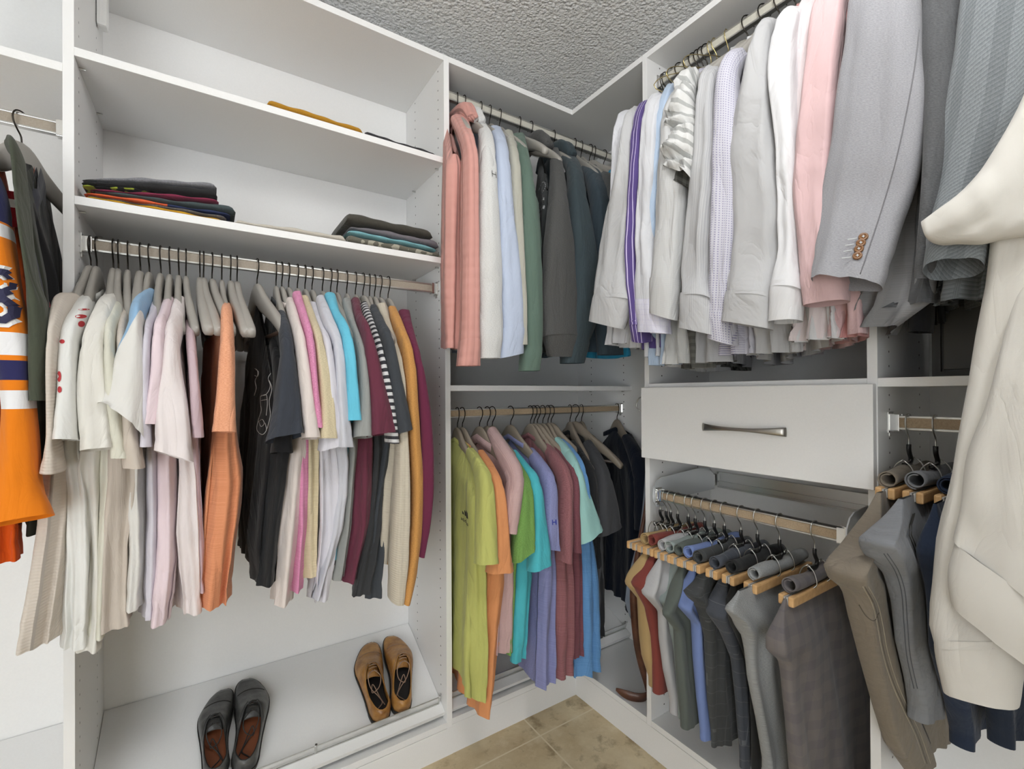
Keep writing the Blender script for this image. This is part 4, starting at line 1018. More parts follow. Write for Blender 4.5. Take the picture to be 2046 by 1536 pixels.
strip_mesh('hood', rowsB([('q', 2110, 60, 2130, 500, .28), ('q', 2046, 192, 2062, 474, .30), ('q', 1985, 300, 2004, 480, .31), ('q', 1951, 351, 1962, 488, .315), ('q', 1901, 406, 1908, 486, .32), ('q', 1872, 430, 1880, 488, .32), ('q', 1850, 446, 1862, 484, .32)], .030), W_, MCREAM, gh, n=30, K=30, fold=.006, seed=79, ends=(False, True), hem=False, lam=.07, wr=.05)

# sleeve buttons of the light grey blazer
MBTN = simple('brown_horn_button', '#7c5634', .3); MBTD = simple('dark_button_centre', '#3d2a1c', .4); MTHR = simple('pale_thread', '#c8ccce', .8)
gbs = [c for c in gb[0].children if c.name.startswith('sleeve')][0]
bt = BVHTree.FromPolygons([v.co.copy() for v in gbs.data.vertices], [tuple(p.vertices) for p in gbs.data.polygons])
for (u, v) in ((1725, 474), (1720, 486), (1716, 498), (1713, 512)):
    d = F2 + R3 * ((u - CX) / F_PX) - U3 * ((v - CY) / F_PX); d.normalize()
    hit = bt.ray_cast(CAM, d)
    if hit[0] is None: continue
    c0 = hit[0]; nrm = hit[1].normalized()
    if nrm.dot(d) > 0: nrm = -nrm
    q = nrm.to_track_quat('Z', 'Y').to_matrix()
    V = []; prof = [(0, .0030), (.0035, .0028), (.0045, .0040), (.0066, .0042), (.0072, .0025), (.0070, 0)]
    n = 20; Fc = []
    for r_, h_ in prof[1:]:
        for k in range(n): V.append(c0 + q @ Vector((r_ * math.cos(2 * math.pi * k / n), r_ * math.sin(2 * math.pi * k / n), h_)))
    V.append(c0 + q @ Vector((0, 0, .0028)))
    for i in range(4): Fc += [(i * n + k, i * n + (k + 1) % n, (i + 1) * n + (k + 1) % n, (i + 1) * n + k) for k in range(n)]
    Fc += [(len(V) - 1, (k + 1) % n, k) for k in range(n)]
    b = mesh('button', V, Fc, MBTN, gbs)
    MB().tube([c0 + q @ Vector((-.0022, 0, .0036)), c0 + q @ Vector((.0022, 0, .0036))], .0007, 6).tube([c0 + q @ Vector((0, -.0022, .0036)), c0 + q @ Vector((0, .0022, .0036))], .0007, 6).obj('button_thread', MTHR, b)
    MB().tube([c0 + q @ Vector((-.022, 0, .0008)) - Vector((0, 0, 0)), c0 + q @ Vector((-.009, 0, .0008))], .0009, 6).obj('buttonhole', MTHR, gbs)

# ------------------------------------------------------------------ trousers and jeans on clamp hangers
def clamp_meshes():
    obs = []
    hk = [(.0, .017, -.004), (0, .018, .006), (0, .010, .0170), (0, 0, .0190), (0, -.012, .0165), (0, -.0185, .004), (0, -.014, -.014), (0, -.005, -.024), (0, 0, -.032), (0, 0, -.052)]
    obs.append(('hook', MB().tube([tuple(p) for p in catmull(hk, 26)], .0016, 8).obj('t', MCHROME, smooth=True)))
    nk = [(0, 0, -.046), (0, 0, -.058), (0, .004, -.066), (0, .012, -.078), (0, .008, -.087), (0, 0, -.090), (0, -.012, -.089), (0, -.026, -.087)]
    obs.append(('neck', MB().tube([tuple(p) for p in catmull(nk, 20)], [.0045] * 12 + [.0052] * 8, 8).obj('t', MBLK, smooth=True)))
    w = MB()
    for y in (-.034, .034):
        for sx in (-1, 1):
            w.tube([tuple(p) for p in catmull([(0, y * .6, -.081), (0, y, -.077), (sx * .012, y, -.088), (sx * .0185, y, -.108), (sx * .0182, y, -.119), (sx * .014, y - .004, -.1235), (sx * .0125, y - .004, -.130)], 14)], .0014, 6)
    w.tube([(0, -.034, -.0822), (0, .034, -.0822)], .0012, 6)
    obs.append(('clamp_wire', w.obj('t', MCHROME, smooth=True)))
    for sx in (-1, 1):
        obs.append(('wooden_bar', MB().box((sx * .0045, -.135, -.146), (sx * .0165, .135, -.124), .0035).obj('t', MWOOD)))
        obs.append(('felt_strip', MB().box((sx * .0012, -.1345, -.143), (sx * .0044, .1345, -.127)).obj('t', simple('grey_felt', '#b6b3ae', .9))))
    out = [(n, o.data) for n, o in obs]
    for n, o in obs: bpy.data.objects.remove(o)
    return out
CLAMP = clamp_meshes()
def clamp(s, rx, z, label, group, yaw=0, thin=False):
    e = empty('trouser_hanger', (rx, s, z), label, 'trouser hanger', group, rz=-math.pi / 2 + yaw)
    for n, me in CLAMP:
        o = bpy.data.objects.new(n, me); COL.objects.link(o); o.parent = e
    return e
def trousers(name, label, cat, group, s, rx, z, front, back, mat, zbot, short, hgroup, yaw=0, o_b=.125, seed=0, th=.014, seam_mat=None, pleat=True, roll=True):
    """front/back: outline pixels read on the garment's own vertical plane"""
    clamp(s, rx, z, 'wooden clamp hanger gripping the ' + short, hgroup, yaw)
    r = random.Random(seed); ph = [r.uniform(0, 6.28) for _ in range(6)]
    def pl(pts):
        a = [at(u, v, 'Y', s) for u, v in pts]; a = sorted([(p.z, rx - p.x) for p in a], key=lambda q: -q[0]); return np.array(a)
    f = pl(front); b = pl(back) if back else np.array([(z - .14, -o_b), (zbot, -o_b * .9)])
    e = empty(name, (rx - .0, s, z - .135), label, cat, group)
    zt = z - .130; n = 54; kS = 26; kE = 8; par = []
    for k in range(kS): par.append((k / kS, 1, 0))
    for k in range(kE): a = math.pi * k / kE; par.append((1, math.cos(a), math.sin(a)))
    for k in range(kS): par.append((1 - k / kS, -1, 0))
    for k in range(kE): a = math.pi * k / kE; par.append((0, -math.cos(a), -math.sin(a)))
    K = len(par); V = []; UV = []
    for i in range(n):
        t = i / (n - 1); zz = zt + (zbot - zt) * t
        of = np.interp(-zz, -f[:, 0], f[:, 1]); ob = np.interp(-zz, -b[:, 0], b[:, 1])
        grow = min(1, .12 + 4.5 * t)
        for (q, sd, bu) in par:
            o = ob + (of - ob) * q
            h = th * grow * (1 + .25 * math.sin(6 * q + ph[0] + 2 * t))
            fo = 0
            if pleat:
                for c_, w_, a_ in ((.82, .05, .007), (.62, .05, .006), (.3, .09, .005)):
                    cc = c_ + .10 * (1 - t)
                    fo += -a_ * math.exp(-((q - cc) / w_) ** 2) * min(1, t * 5)
            fo += .004 * math.sin(14 * q + ph[1] + 3 * t) * grow + .0025 * math.sin(31 * q + ph[2] - 4 * t) * grow
            bulge = .012 * math.exp(-((t - .16) / .10) ** 2) * q ** 3
            ss = s + yaw * o * 0 + sd * (h + bulge + fo)
            o2 = o + bu * .010 * grow
            V.append((rx - o2 - (ss - s) * math.sin(yaw) * 0, ss + math.tan(-yaw) * o * 0 + (o * -math.sin(yaw)), zz + .006 * math.sin(7 * q + ph[3]) * t)); UV.append((o + (.4 if sd < 0 else 0), zt - zz))
    Fc = [(i * K + k, i * K + (k + 1) % K, (i + 1) * K + (k + 1) % K, (i + 1) * K + k) for i in range(n - 1) for k in range(K)]
    legs = mesh('legs', V, Fc, mat, e, uv=UV)
    if roll:   # the waist, rolled above the clamp
        V = []; UV = []; m = 34; L = 16
        for j in range(L):
            o = -.118 + .236 * j / (L - 1)
            for k in range(m):
                a = -math.pi / 2 + 2 * math.pi * 1.55 * k / (m - 1)
                rr = .0155 * (1 - .42 * k / (m - 1)) * (1 + .08 * math.sin(5 * o / .1 + ph[4]))
                V.append((rx - o, s + rr * math.cos(a) + (o * -math.sin(yaw)), z - .107 + rr * math.sin(a) + .003 * math.sin(o * 30 + ph[5]))); UV.append((k * .004, o))
        Fc = [(j * m + k, j * m + k + 1, (j + 1) * m + k + 1, (j + 1) * m + k) for j in range(L - 1) for k in range(m - 1)]
        ro = mesh('rolled_waist', V, Fc, mat, e, uv=UV); md = ro.modifiers.new('thickness', 'SOLIDIFY'); md.thickness = .0025
    if seam_mat:
        mb = MB(); pts = []
        for i in range(4, n - 2, 2):
            t = i / (n - 1); zz = zt + (zbot - zt) * t; of = np.interp(-zz, -f[:, 0], f[:, 1]); ob = np.interp(-zz, -b[:, 0], b[:, 1])
            q = .68 - .1 * t; o = ob + (of - ob) * q; pts.append((rx - o, s + th * 1.4 + .012 * 0 + (o * -math.sin(yaw)), zz))
        me = legs.data; bt = BVHTree.FromPolygons([v.co.copy() for v in me.vertices], [tuple(p.vertices) for p in me.polygons])
        for side in (1, -1):
            for off in (0, .008):
                pp = []
                for p in pts:
                    h = bt.ray_cast(Vector((p[0] - off, p[1] + side * .2, p[2])), Vector((0, -side, 0)))
                    if h[0] is not None: pp.append(h[0])
                if len(pp) > 4: mb.tube(pp, .0013, 5)
        mb.obj('side_seam', seam_mat, legs, smooth=True)
    return e
GT = 'trousers on the pull-out rail'; HT = 'wooden clamp hangers on the pull-out rail'
def sC(u): return at(u, 1020, 'X', PX).y
for hk, lb in ((1319, 'empty pale wooden clamp hanger at the left end of the pull-out rail'), (1331, 'empty pale wooden clamp hanger next to the khaki trousers')):
    clamp(sC(hk), PX, PZ, lb, HT)
TR = [
 (1340, 'khaki trousers', 'khaki beige trousers, first pair on the pull-out rail', fabric('#b59a6c', soft=.45), [(1292, 1099), (1271, 1144), (1261, 1169), (1284, 1198), (1288, 1273), (1292, 1314), (1304, 1355)], 1362),
 (1354, 'rust trousers', 'rust red trousers beside the khaki pair', fabric('#84413a', soft=.45), [(1311, 1099), (1292, 1136), (1273, 1169), (1296, 1215), (1307, 1273), (1311, 1322), (1312, 1368)], 1376),
 (1375, 'light grey trousers', 'light grey trousers right of the rust pair', fabric('#b9b9bb', soft=.45), [(1323, 1103), (1304, 1157), (1294, 1186), (1323, 1219), (1325, 1273), (1333, 1335), (1346, 1393)], 1408),
 (1389, 'sea green grey trousers', 'pale sea green grey trousers, mostly hidden', fabric('#9aa5a2', soft=.45), [(1350, 1120), (1338, 1182), (1329, 1202), (1340, 1225), (1352, 1290), (1360, 1400)], 1425),
 (1408, 'moss grey trousers', 'dark moss grey trousers left of the blue pair', fabric('#5f6661', soft=.45), [(1365, 1120), (1346, 1190), (1331, 1227), (1354, 1256), (1358, 1314), (1365, 1397), (1368, 1434)], 1442),
 (1427, 'cornflower trousers', 'cornflower blue chinos between the grey pairs', fabric('#7b8fc4', soft=.45), [(1387, 1120), (1375, 1173), (1367, 1215), (1391, 1244), (1394, 1314), (1400, 1397), (1406, 1459)], 1466),
 (1447, 'charcoal windowpane trousers', 'charcoal trousers with a faint windowpane grid', fabric('#454748', 'grid', '#6b6d6c', p=.035, p2=.04, soft=.4), [(1410, 1120), (1396, 1165), (1380, 1186), (1404, 1215), (1416, 1273), (1420, 1397), (1427, 1467)], 1480),
 (1480, 'navy grey windowpane trousers', 'navy grey trousers with a thin pale grid', fabric('#4c5058', 'grid', '#7d8085', p=.040, p2=.035, soft=.4), [(1452, 1130), (1437, 1190), (1429, 1227), (1449, 1260), (1470, 1314), (1478, 1397), (1485, 1500)], 1512),
 (1513, 'black trousers', 'black trousers mostly behind the mid grey pair', fabric('#2b2c2d', soft=.45), [(1470, 1140), (1462, 1200), (1470, 1250), (1500, 1330), (1510, 1500)], 1520),
 (1557, 'mid grey trousers', 'mid grey wool trousers with sharp folds', fabric('#8a8c8c', 'heather', '#a0a2a2', soft=.35), [(1490, 1150), (1470, 1194), (1454, 1217), (1478, 1240), (1495, 1273), (1503, 1355), (1520, 1438), (1534, 1521)], 1535),
 (1627, 'taupe plaid trousers', 'taupe grey plaid trousers, last pair on the pull-out rail', fabric('#77716f', 'check', '#646062', p=.05, p2=.45, soft=.3), [(1572, 1180), (1561, 1223), (1549, 1273), (1551, 1304), (1570, 1320), (1574, 1376), (1582, 1438), (1592, 1536), (1600, 1600)], 1640),
]
for i, (hk, short, lb, m, fr, vb) in enumerate(TR):
    s = sC(hk); zb = at(fr[-1][0] + 20, vb, 'Y', s).z
    bk = None
    if short.startswith('taupe'): bk = [(1685, 1136), (1702, 1252), (1723, 1355), (1737, 1438), (1742, 1600)]
    trousers('trousers', lb, 'trousers', GT, s, PX, PZ, fr, bk, m, max(zb, ZK + .012), short, HT, seed=i + 1, th=.012 if i < 9 else .016)
GJ = 'jeans on the lower right rail'; HJ = 'wooden clamp hangers on the lower right rail'
MSEAM = simple('seam_thread_grey', '#3f3d38', .9); MSEAM2 = simple('seam_thread_light', '#8c8676', .9)
trousers('jeans', 'olive brown jeans with raised side seams beside the white upright', 'jeans', GJ, .366, RX, ZRD, [(1762, 960), (1745, 1025), (1717, 1092), (1686, 1134), (1691, 1160), (1712, 1180), (1720, 1232), (1738, 1310), (1764, 1414), (1784, 1481), (1826, 1540)],
  [(1812, 960), (1850, 1100), (1868, 1250), (1890, 1424), (1872, 1536)], fabric('#746b5f', 'jean', '#8f8678'), at(1826, 1536, 'Y', .366).z, 'olive brown jeans', HJ, seed=31, th=.018, seam_mat=MSEAM, pleat=False)
trousers('jeans', 'stonewashed grey jeans right of the olive brown pair', 'jeans', GJ, .322, RX, ZRD, [(1805, 983), (1784, 1035), (1751, 1082), (1764, 1113), (1790, 1149), (1802, 1206), (1808, 1284), (1826, 1362), (1834, 1412)],
  [(1888, 985), (1890, 1206), (1906, 1398)], fabric('#74767a', 'jean', '#8f9195'), at(1850, 1420, 'Y', .322).z, 'stonewashed grey jeans', HJ, seed=32, th=.017, seam_mat=MSEAM, pleat=False)
trousers('jeans', 'dark indigo jeans, their hem showing under the cream hoodie', 'jeans', GJ, .275, RX, ZRD, [(1870, 975), (1862, 1100), (1880, 1300), (1910, 1400), (1922, 1465)],
  [(1990, 985), (2000, 1200), (2010, 1400)], fabric('#232c3c', 'jean', '#33405a'), at(1950, 1455, 'Y', .275).z, 'dark indigo jeans', HJ, seed=33, th=.017, seam_mat=MSEAM2, pleat=False)
trousers('jeans', 'black blue jeans behind the hoodie waistband at the frame edge', 'jeans', GJ, .225, RX, ZRD, [(1960, 985), (1960, 1100), (1985, 1300), (1995, 1400), (2000, 1465)],
  None, fabric('#1f2632', 'jean', '#2f3a4e'), at(2010, 1470, 'Y', .225).z, 'black blue jeans', HJ, seed=34, th=.017, pleat=False)

# ------------------------------------------------------------------ left bay: jersey and tank tops
GE = 'sportswear in the left bay'; HE = 'hangers in the left bay'
def zA(v, u, o): return at(u, v, 'Y', RY - o).z
OR = '#ee8418'
zroot = ZRE - .085
def bz(v0, v1, u=40, o=.248): return (zA(v1, u, o), zA(v0, u, o))
ej, jsl, jbo, _ = garment('hockey_jersey', 'orange jersey with navy shoulder, white and navy sleeve stripes', 'jersey', GE, 'A', ZRE, -25, fabric(OR, soft=.8),
  [(330, -60, -20, .08), (365, -60, 6, .16), (446, -62, 23, .20), (586, -50, 44), (664, -30, 61), (810, 5, 71), (942, -5, 82), ('q', -45, 1056, 106, 1028, .24)],
  [(800, -60, 5), (1060, -60, 36), (1128, -60, 38)], bmat=fabric('#d9560f'), fold=.006,
  mat2=fabric(OR, bands=((zA(452, 10, .226), 3, '#2b2e5a'), (*bz(452, 480, 20), '#e8e8ea'), (*bz(668, 712), '#e4e4e6'), (*bz(722, 760), '#2a2a55'), (*bz(780, 816), '#e4e4e6')), soft=.8),
  hang=('pale hanger carrying the orange jersey', HE, 'wood', True), collar=None)
MNAVY = simple('navy_print', '#2a2a48', .8); MWP = simple('white_print', '#e9e8e6', .8)
uy = (0, 0, 1)
def octo(ro, ri, cy):
    V, Fc = [], []; n = 8; m = 4
    pts = []
    for k in range(n):
        a0 = math.pi / 8 + 2 * math.pi * k / n; a1 = a0 + 2 * math.pi / n
        for q in range(m):
            w_ = q / m; pts.append((math.cos(a0) * (1 - w_) + math.cos(a1) * w_, math.sin(a0) * (1 - w_) + math.sin(a1) * w_))
    for x, y in pts: V += [(x * ro, cy + y * ro), (x * (ro + ri) / 2, cy + y * (ro + ri) / 2), (x * ri, cy + y * ri)]
    N = len(pts)
    for k in range(N):
        a, b = 3 * k, 3 * ((k + 1) % N); Fc += [(a, b, b + 1, a + 1), (a + 1, b + 1, b + 2, a + 2)]
    return V, Fc
for u0, v0 in ((8, 596),):
    p = at(u0, v0, 'Y', 1.19)
    for cy_ in (.024, -.024):
        V, Fc = octo(.033, .007, cy_); decal_poly(jsl, V, Fc, MWP, jsl, p, (1, 0, 0), (0, 0, 1), (0, 1, 0), 'number_outline', .0025)
        V, Fc = octo(.026, .013, cy_); decal_poly(jsl, V, Fc, MNAVY, jsl, p, (1, 0, 0), (0, 0, 1), (0, 1, 0), 'number', .005)
garment('tank_top', 'olive green tank top on a narrow strap over the hanger', 'tank top', GE, 'A', ZRE, 43, fabric('#4a4f42'),
  [(296, 12, 34, .07), (305, 26, 42, .14), (400, 38, 52, .17), (480, 47, 60), (560, 58, 74), (620, 58, 96), (800, 62, 96)],
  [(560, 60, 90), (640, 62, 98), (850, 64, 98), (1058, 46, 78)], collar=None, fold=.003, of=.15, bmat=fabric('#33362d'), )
hanger('A', at(43, 220, 'Y', RY).x, ZRE, 'dark turned grey hanger with the olive tank top strap over it', HE, yaw=-.45, short=True)
garment('tank_top', 'black strappy top with red trim on the turned hanger behind the olive one', 'tank top', GE, 'A', ZRE, 62, fabric('#1e1e1f'),
  [(352, 76, 90, -.10), (380, 80, 95, -.11), (446, 88, 103, -.11), (520, 90, 110, -.10), (586, 91, 117, -.09), (640, 92, 120, -.09)],
  [(560, 92, 114), (640, 94, 119), (900, 90, 112), (1050, 48, 80)], collar=None, fold=.003, of=.10)
garment('tank_top', 'charcoal sleeveless top with a coral hem band', 'tank top', GE, 'A', ZRE, 50, fabric('#4c4d54', bands=((zA(612, 85, .14), zA(597, 85, .14), '#f0565c'),)),
  [(380, 44, 60, .05), (430, 52, 66, .10), (500, 58, 76, .12), (560, 64, 86, .13), (612, 74, 96, .13)], [(480, 50, 66), (560, 56, 80), (604, 60, 90)], collar=None, fold=.003, of=.08)
garment('orange_jersey', 'darker orange jersey glimpsed between the straps', 'jersey', GE, 'A', ZRE, 32, fabric('#c4551c'),
  [(440, 30, 44, .05), (490, 38, 50, .10), (560, 40, 60, .12), (640, 42, 66, .13)], [(520, 36, 56), (640, 40, 64), (1000, 36, 60)], collar=None, fold=.003, of=.06)
lm = MB(); p = at(28, 418, 'Y', 1.31); lm.box((p.x - .018, p.y - .004, p.z - .035), (p.x + .020, p.y + .004, p.z + .035), .003)
lt = tag(lm.obj('cloth_lanyard', fabric('#a3242f')), 'red cloth lanyard with a white label hanging beside the jersey', 'lanyard')
MB().box((p.x - .012, p.y - .0052, p.z + .002), (p.x + .016, p.y - .004, p.z + .018)).obj('label', simple('label_white', '#e6e2de', .7), lt)

def cam_stroke(bodyo, pts, wdt, mat, parent, name):
    me = bodyo.data; bt = BVHTree.FromPolygons([v.co.copy() for v in me.vertices], [tuple(p.vertices) for p in me.polygons]); run = []
    P3 = [tuple(at(u, v, 'X', 1.08)) for u, v in pts]
    for p in catmull(P3, len(pts) * 7):
        d = (Vector(p) - CAM).normalized(); h = bt.ray_cast(CAM, d)
        if h[0] is not None: run.append(h[0] - d * wdt * .4)
    if len(run) > 3: MB().tube(run, wdt, 5).obj(name, mat, parent, smooth=True)
cam_stroke(gbs, [(1836, 60), (1828, 130), (1812, 220), (1790, 320), (1764, 410), (1738, 490), (1716, 556)], .0009, simple('tailor_seam', '#77777a', .9), gbs, 'sleeve_seam')
js = [o for o in bpy.data.objects if o.name.startswith('jeans')]
ST1 = simple('stitch_pale', '#a39a88', .9); ST2 = simple('stitch_and_seam_shadow', '#5b554b', .9); ST3 = simple('stitch_grey', '#5a5d62', .9)
def legs_of(k): return [c for c in js[k].children if c.name.startswith('legs')][0]
l0, l1 = legs_of(0), legs_of(1)
olive = [(1724, 1172), (1742, 1205), (1752, 1245), (1762, 1300), (1780, 1360), (1806, 1420), (1826, 1462), (1848, 1525)]
for dx, m_ in ((0, ST1), (4, ST2), (11, ST1)): cam_stroke(l0, [(u + dx, v) for u, v in olive], .0009, m_, l0, 'leg_seam')  # dark middle line is the seam's shadow, painted between the pale threads
cam_stroke(l0, [(1716, 1208), (1732, 1232), (1745, 1240), (1756, 1224)], .0008, ST2, l0, 'pocket_seam')
grey = [(1766, 1106), (1788, 1140), (1800, 1175), (1806, 1240), (1812, 1310), (1826, 1375)]
for dx in (0, 7): cam_stroke(l1, [(u + dx, v) for u, v in grey], .0008, ST3, l1, 'leg_seam')
grey2 = [(1846, 1000), (1856, 1100), (1862, 1200), (1868, 1300), (1874, 1390)]
for dx in (0, 8): cam_stroke(l1, [(u + dx, v) for u, v in grey2], .0008, ST3, l1, 'leg_seam')

# ------------------------------------------------------------------ shoes
def shoe(name, label, group, heel, toe, nrm, side, leather, inner, lace_col, toe_dark=None, sole_col='#1c1a19', wing=True):
    """heel/toe = points on the shelf; nrm = shelf normal; side +1 right shoe, -1 left shoe"""
    heel, toe, nrm = Vector(heel), Vector(toe), Vector(nrm).normalized()
    y = (toe - heel); L = y.length; y.normalize(); x = y.cross(nrm).normalized(); k = L / .30
    e = empty(name, heel + y * L / 2, label, 'shoe', group)
    Wp = lambda a, b, c: heel + x * (a * k * 1.02) + y * (b * L) + nrm * (c * k)
    N = 48; ts = [.5 - .5 * math.cos(math.pi * i / (N - 1)) for i in range(N)]
    def hw(t):     # half width of the footprint
        pts = [(0, .012), (.03, .026), (.12, .034), (.30, .033), (.45, .037), (.62, .0465), (.72, .0475), (.84, .0405), (.93, .031), (.98, .019), (1, .007)]
        xs, ys = zip(*pts); return float(np.interp(t, xs, ys))
    hws = [hw(t) for t in ts]; hws = [sum(hws[max(0, i - 1):i + 2]) / len(hws[max(0, i - 1):i + 2]) for i in range(N)]
    def cx(t): return side * (-.006 + .012 * math.sin(math.pi * min(1, max(0, (t - .15) / .85))) - .010 * max(0, t - .7) / .3)
    def toph(t):   # height of the ridge
        pts = [(0, .056), (.04, .062), (.12, .062), (.25, .056), (.40, .062), (.50, .078), (.56, .078), (.64, .066), (.74, .050), (.86, .037), (.96, .028), (1, .018)]
        xs, ys = zip(*pts); return float(np.interp(t, xs, ys))
    # sole and heel block
    def solepart(nm, t0, t1, z0, z1, gr, mat, par):
        idx = [i for i in range(N) if t0 <= ts[i] <= t1]
        P = [(cx(ts[i]) + hws[i] + gr, ts[i]) for i in idx] + [(cx(ts[i]) - hws[i] - gr, ts[i]) for i in idx[::-1]]
        n = len(P); V = [Wp(a, b, z0) for a, b in P] + [Wp(a, b, z1) for a, b in P]
        Fc = [tuple(range(n)), tuple(range(n, 2 * n))] + [(i, (i + 1) % n, n + (i + 1) % n, n + i) for i in range(n)]
        return fixn(mesh(nm, V, Fc, mat, par, smooth=False))
    msole = simple('shoe_sole', sole_col, .5)
    so = solepart('sole', 0, 1, .010, .018, .004, msole, e)
    solepart('heel_block', 0, .26, .0006, .010, .002, msole, so); solepart('forefoot_tread', .44, .97, .0006, .010, -.003, msole, so)
    solepart('insole', .02, .97, .0205, .0225, -.004, simple('shoe_insole', inner, .6), e)
    # upper
    K = 13; V = []; Fc = []
    o0, o1 = .03, .56       # opening along the shoe
    for i in range(N):
        t = ts[i]; w = hws[i]; H = toph(t); c = cx(t)
        op = 0
        if o0 < t < o1: op = math.sin(math.pi * ((t - o0) / (o1 - o0)) ** .85) ** .55
        for sd in (1, -1):
            for j in range(K):
                a = j / (K - 1) * (math.pi / 2)
                if op > 0:
                    wi = w * (.20 + .68 * op)           # half opening
                    xx = wi + (w * 1.04 - wi) * math.cos(a) ** .9; zz = .018 + (H * (1 - .12 * op) - .018) * math.sin(a) ** .8
                else:
                    xx = w * 1.04 * math.cos(a) ** .8; zz = .018 + (H - .018) * math.sin(a) ** .9
                cr = .0008 * math.sin(t * 140) * math.exp(-((t - .66) / .07) ** 2) * (j / K)
                V.append(Wp(c + sd * xx, t, zz + cr))
    for i in range(N - 1):
        for b in (0, K):
            for j in range(K - 1):
                q = i * 2 * K + b + j; Fc.append((q, q + 1, q + 2 * K + 1, q + 2 * K))
    for i in (0, N - 1):       # close heel and toe caps between the two sides
        for j in range(K - 1):
            q = i * 2 * K + j; Fc.append((q, q + 1, q + 1 + K, q + K))
    up = mesh('upper', V, Fc, leather, e); bm = bmesh.new(); bm.from_mesh(up.data); bmesh.ops.remove_doubles(bm, verts=list(bm.verts), dist=.0006); bm.to_mesh(up.data); bm.free(); fixn(up); md = up.modifiers.new('leather', 'SOLIDIFY'); md.thickness = .0022; md.offset = -1
    # top line binding
    mb = MB(); pts = []
    for i in range(N):
        if o0 - .01 < ts[i] < o1 + .01: pts.append(V[i * 2 * K + K - 1])
    pts2 = [V[i * 2 * K + 2 * K - 1] for i in range(N) if o0 - .01 < ts[i] < o1 + .01]
    mb.tube(pts + pts2[::-1], .0013, 6, closed=True); mb.obj('collar_binding', simple('binding', sole_col if toe_dark is None else toe_dark, .5), up, smooth=True)
    # tongue
    TV = []; TF = []
    for i in range(9):
        t = .45 + .12 * i / 8; zz = toph(t) - .010 - .006 * (1 - i / 8)
        for j in range(7):
            a = (j / 6 - .5); TV.append(Wp(cx(t) + a * .050, t, zz - abs(a) ** 2 * .035))
    for i in range(8):
        for j in range(6): q = i * 7 + j; TF.append((q, q + 1, q + 8, q + 7))
    tg = mesh('tongue', TV, TF, leather, e); md = tg.modifiers.new('t', 'SOLIDIFY'); md.thickness = .002
    # stitched cap and quarter lines
    ml = simple('shoe_stitch', lace_col, .7)
    bt = BVHTree.FromPolygons([Vector(v) for v in V], Fc)
    def onup(a, t):
        h = bt.ray_cast(Wp(cx(t) + a, t, .2), -nrm); return h[0] + nrm * .0008 if h[0] is not None else None
    mb = MB()
    for tt, cv in ((.80, .03), (.795, .03), (.16, -.05)):
        pp = [onup(a * .9 * hw(tt), tt - cv * (a * a)) for a in [q / 10 for q in range(-10, 11)]]
        pp = [p for p in pp if p is not None]
        if tt > .5 and len(pp) > 3: mb.tube(pp, .0006, 5)
    for sd in (1, -1):
        pp = [onup(sd * (.012 + .024 * q / 8), .60 - .20 * (q / 8) ** 1.3) for q in range(9)]; pp = [p for p in pp if p is not None]
        if len(pp) > 3: mb.tube(pp, .0007, 5)
    if mb.v: mb.obj('stitching', ml, up, smooth=True)
    # laces
    mb = MB()
    for q in range(4):
        t = .47 + .035 * q; a = .014 - .001 * q
        mb.tube([tuple(p) for p in catmull([tuple(Wp(cx(t) - a, t, toph(t) - .002)), tuple(Wp(cx(t), t + .004, toph(t) + .003)), tuple(Wp(cx(t) + a, t + .008, toph(t) - .002))], 8)], .0014, 6)
    for sd, pth in ((1, [(.004, .47, .082), (.020, .42, .078), (.016, .33, .050), (-.004, .25, .034), (-.012, .18, .027), (.004, .13, .026), (.014, .10, .026)]), (-1, [(-.002, .47, .082), (-.020, .40, .070), (-.010, .32, .046), (.012, .30, .036), (.006, .38, .045), (-.012, .22, .027), (-.018, .15, .026)])):
        mb.tube([tuple(p) for p in catmull([tuple(Wp(cx(p[1]) + p[0] * side, p[1], p[2])) for p in pth], 30)], .0015, 6)
    mb.obj('lace', ml, e, smooth=True)
    return e
def leather(name, c1, c2, rough=.32):
    k = NT(name); tc = k.n('ShaderNodeTexCoord'); n = k.noise(tc.outputs['Object'], 22, 4, .6); n2 = k.noise(tc.outputs['Object'], 300, 2)
    r = k.n('ShaderNodeMapRange'); k.l(n, r.inputs[0]); r.inputs[1].default_value = .35; r.inputs[2].default_value = .68
    k.l(k.mix(r.outputs[0], srgb(c1), srgb(c2)), k.b.inputs['Base Color']); k.b.inputs['Roughness'].default_value = rough
    k.bump(k.math('ADD', n2, k.math('MULTIPLY', n, 3)), .0006, .5); return k.m
LT = leather('tan_leather', '#85592c', '#b98a4c'); LB = leather('black_leather', '#353534', '#5a5a59')
zf_, zb_ = .136, .292; SA = Vector((0, YA + .012, zf_)); SBp = Vector((0, YB - .004, zb_)); SD = (SBp - SA).normalized(); SN = Vector((0, -SD.z, SD.y))
def on_shelf(u, v, lift=0):
    d = F2 + R3 * ((u - CX) / F_PX) - U3 * ((v - CY) / F_PX)
    t = (SA + SN * lift - CAM).dot(SN) / d.dot(SN); return CAM + d * t
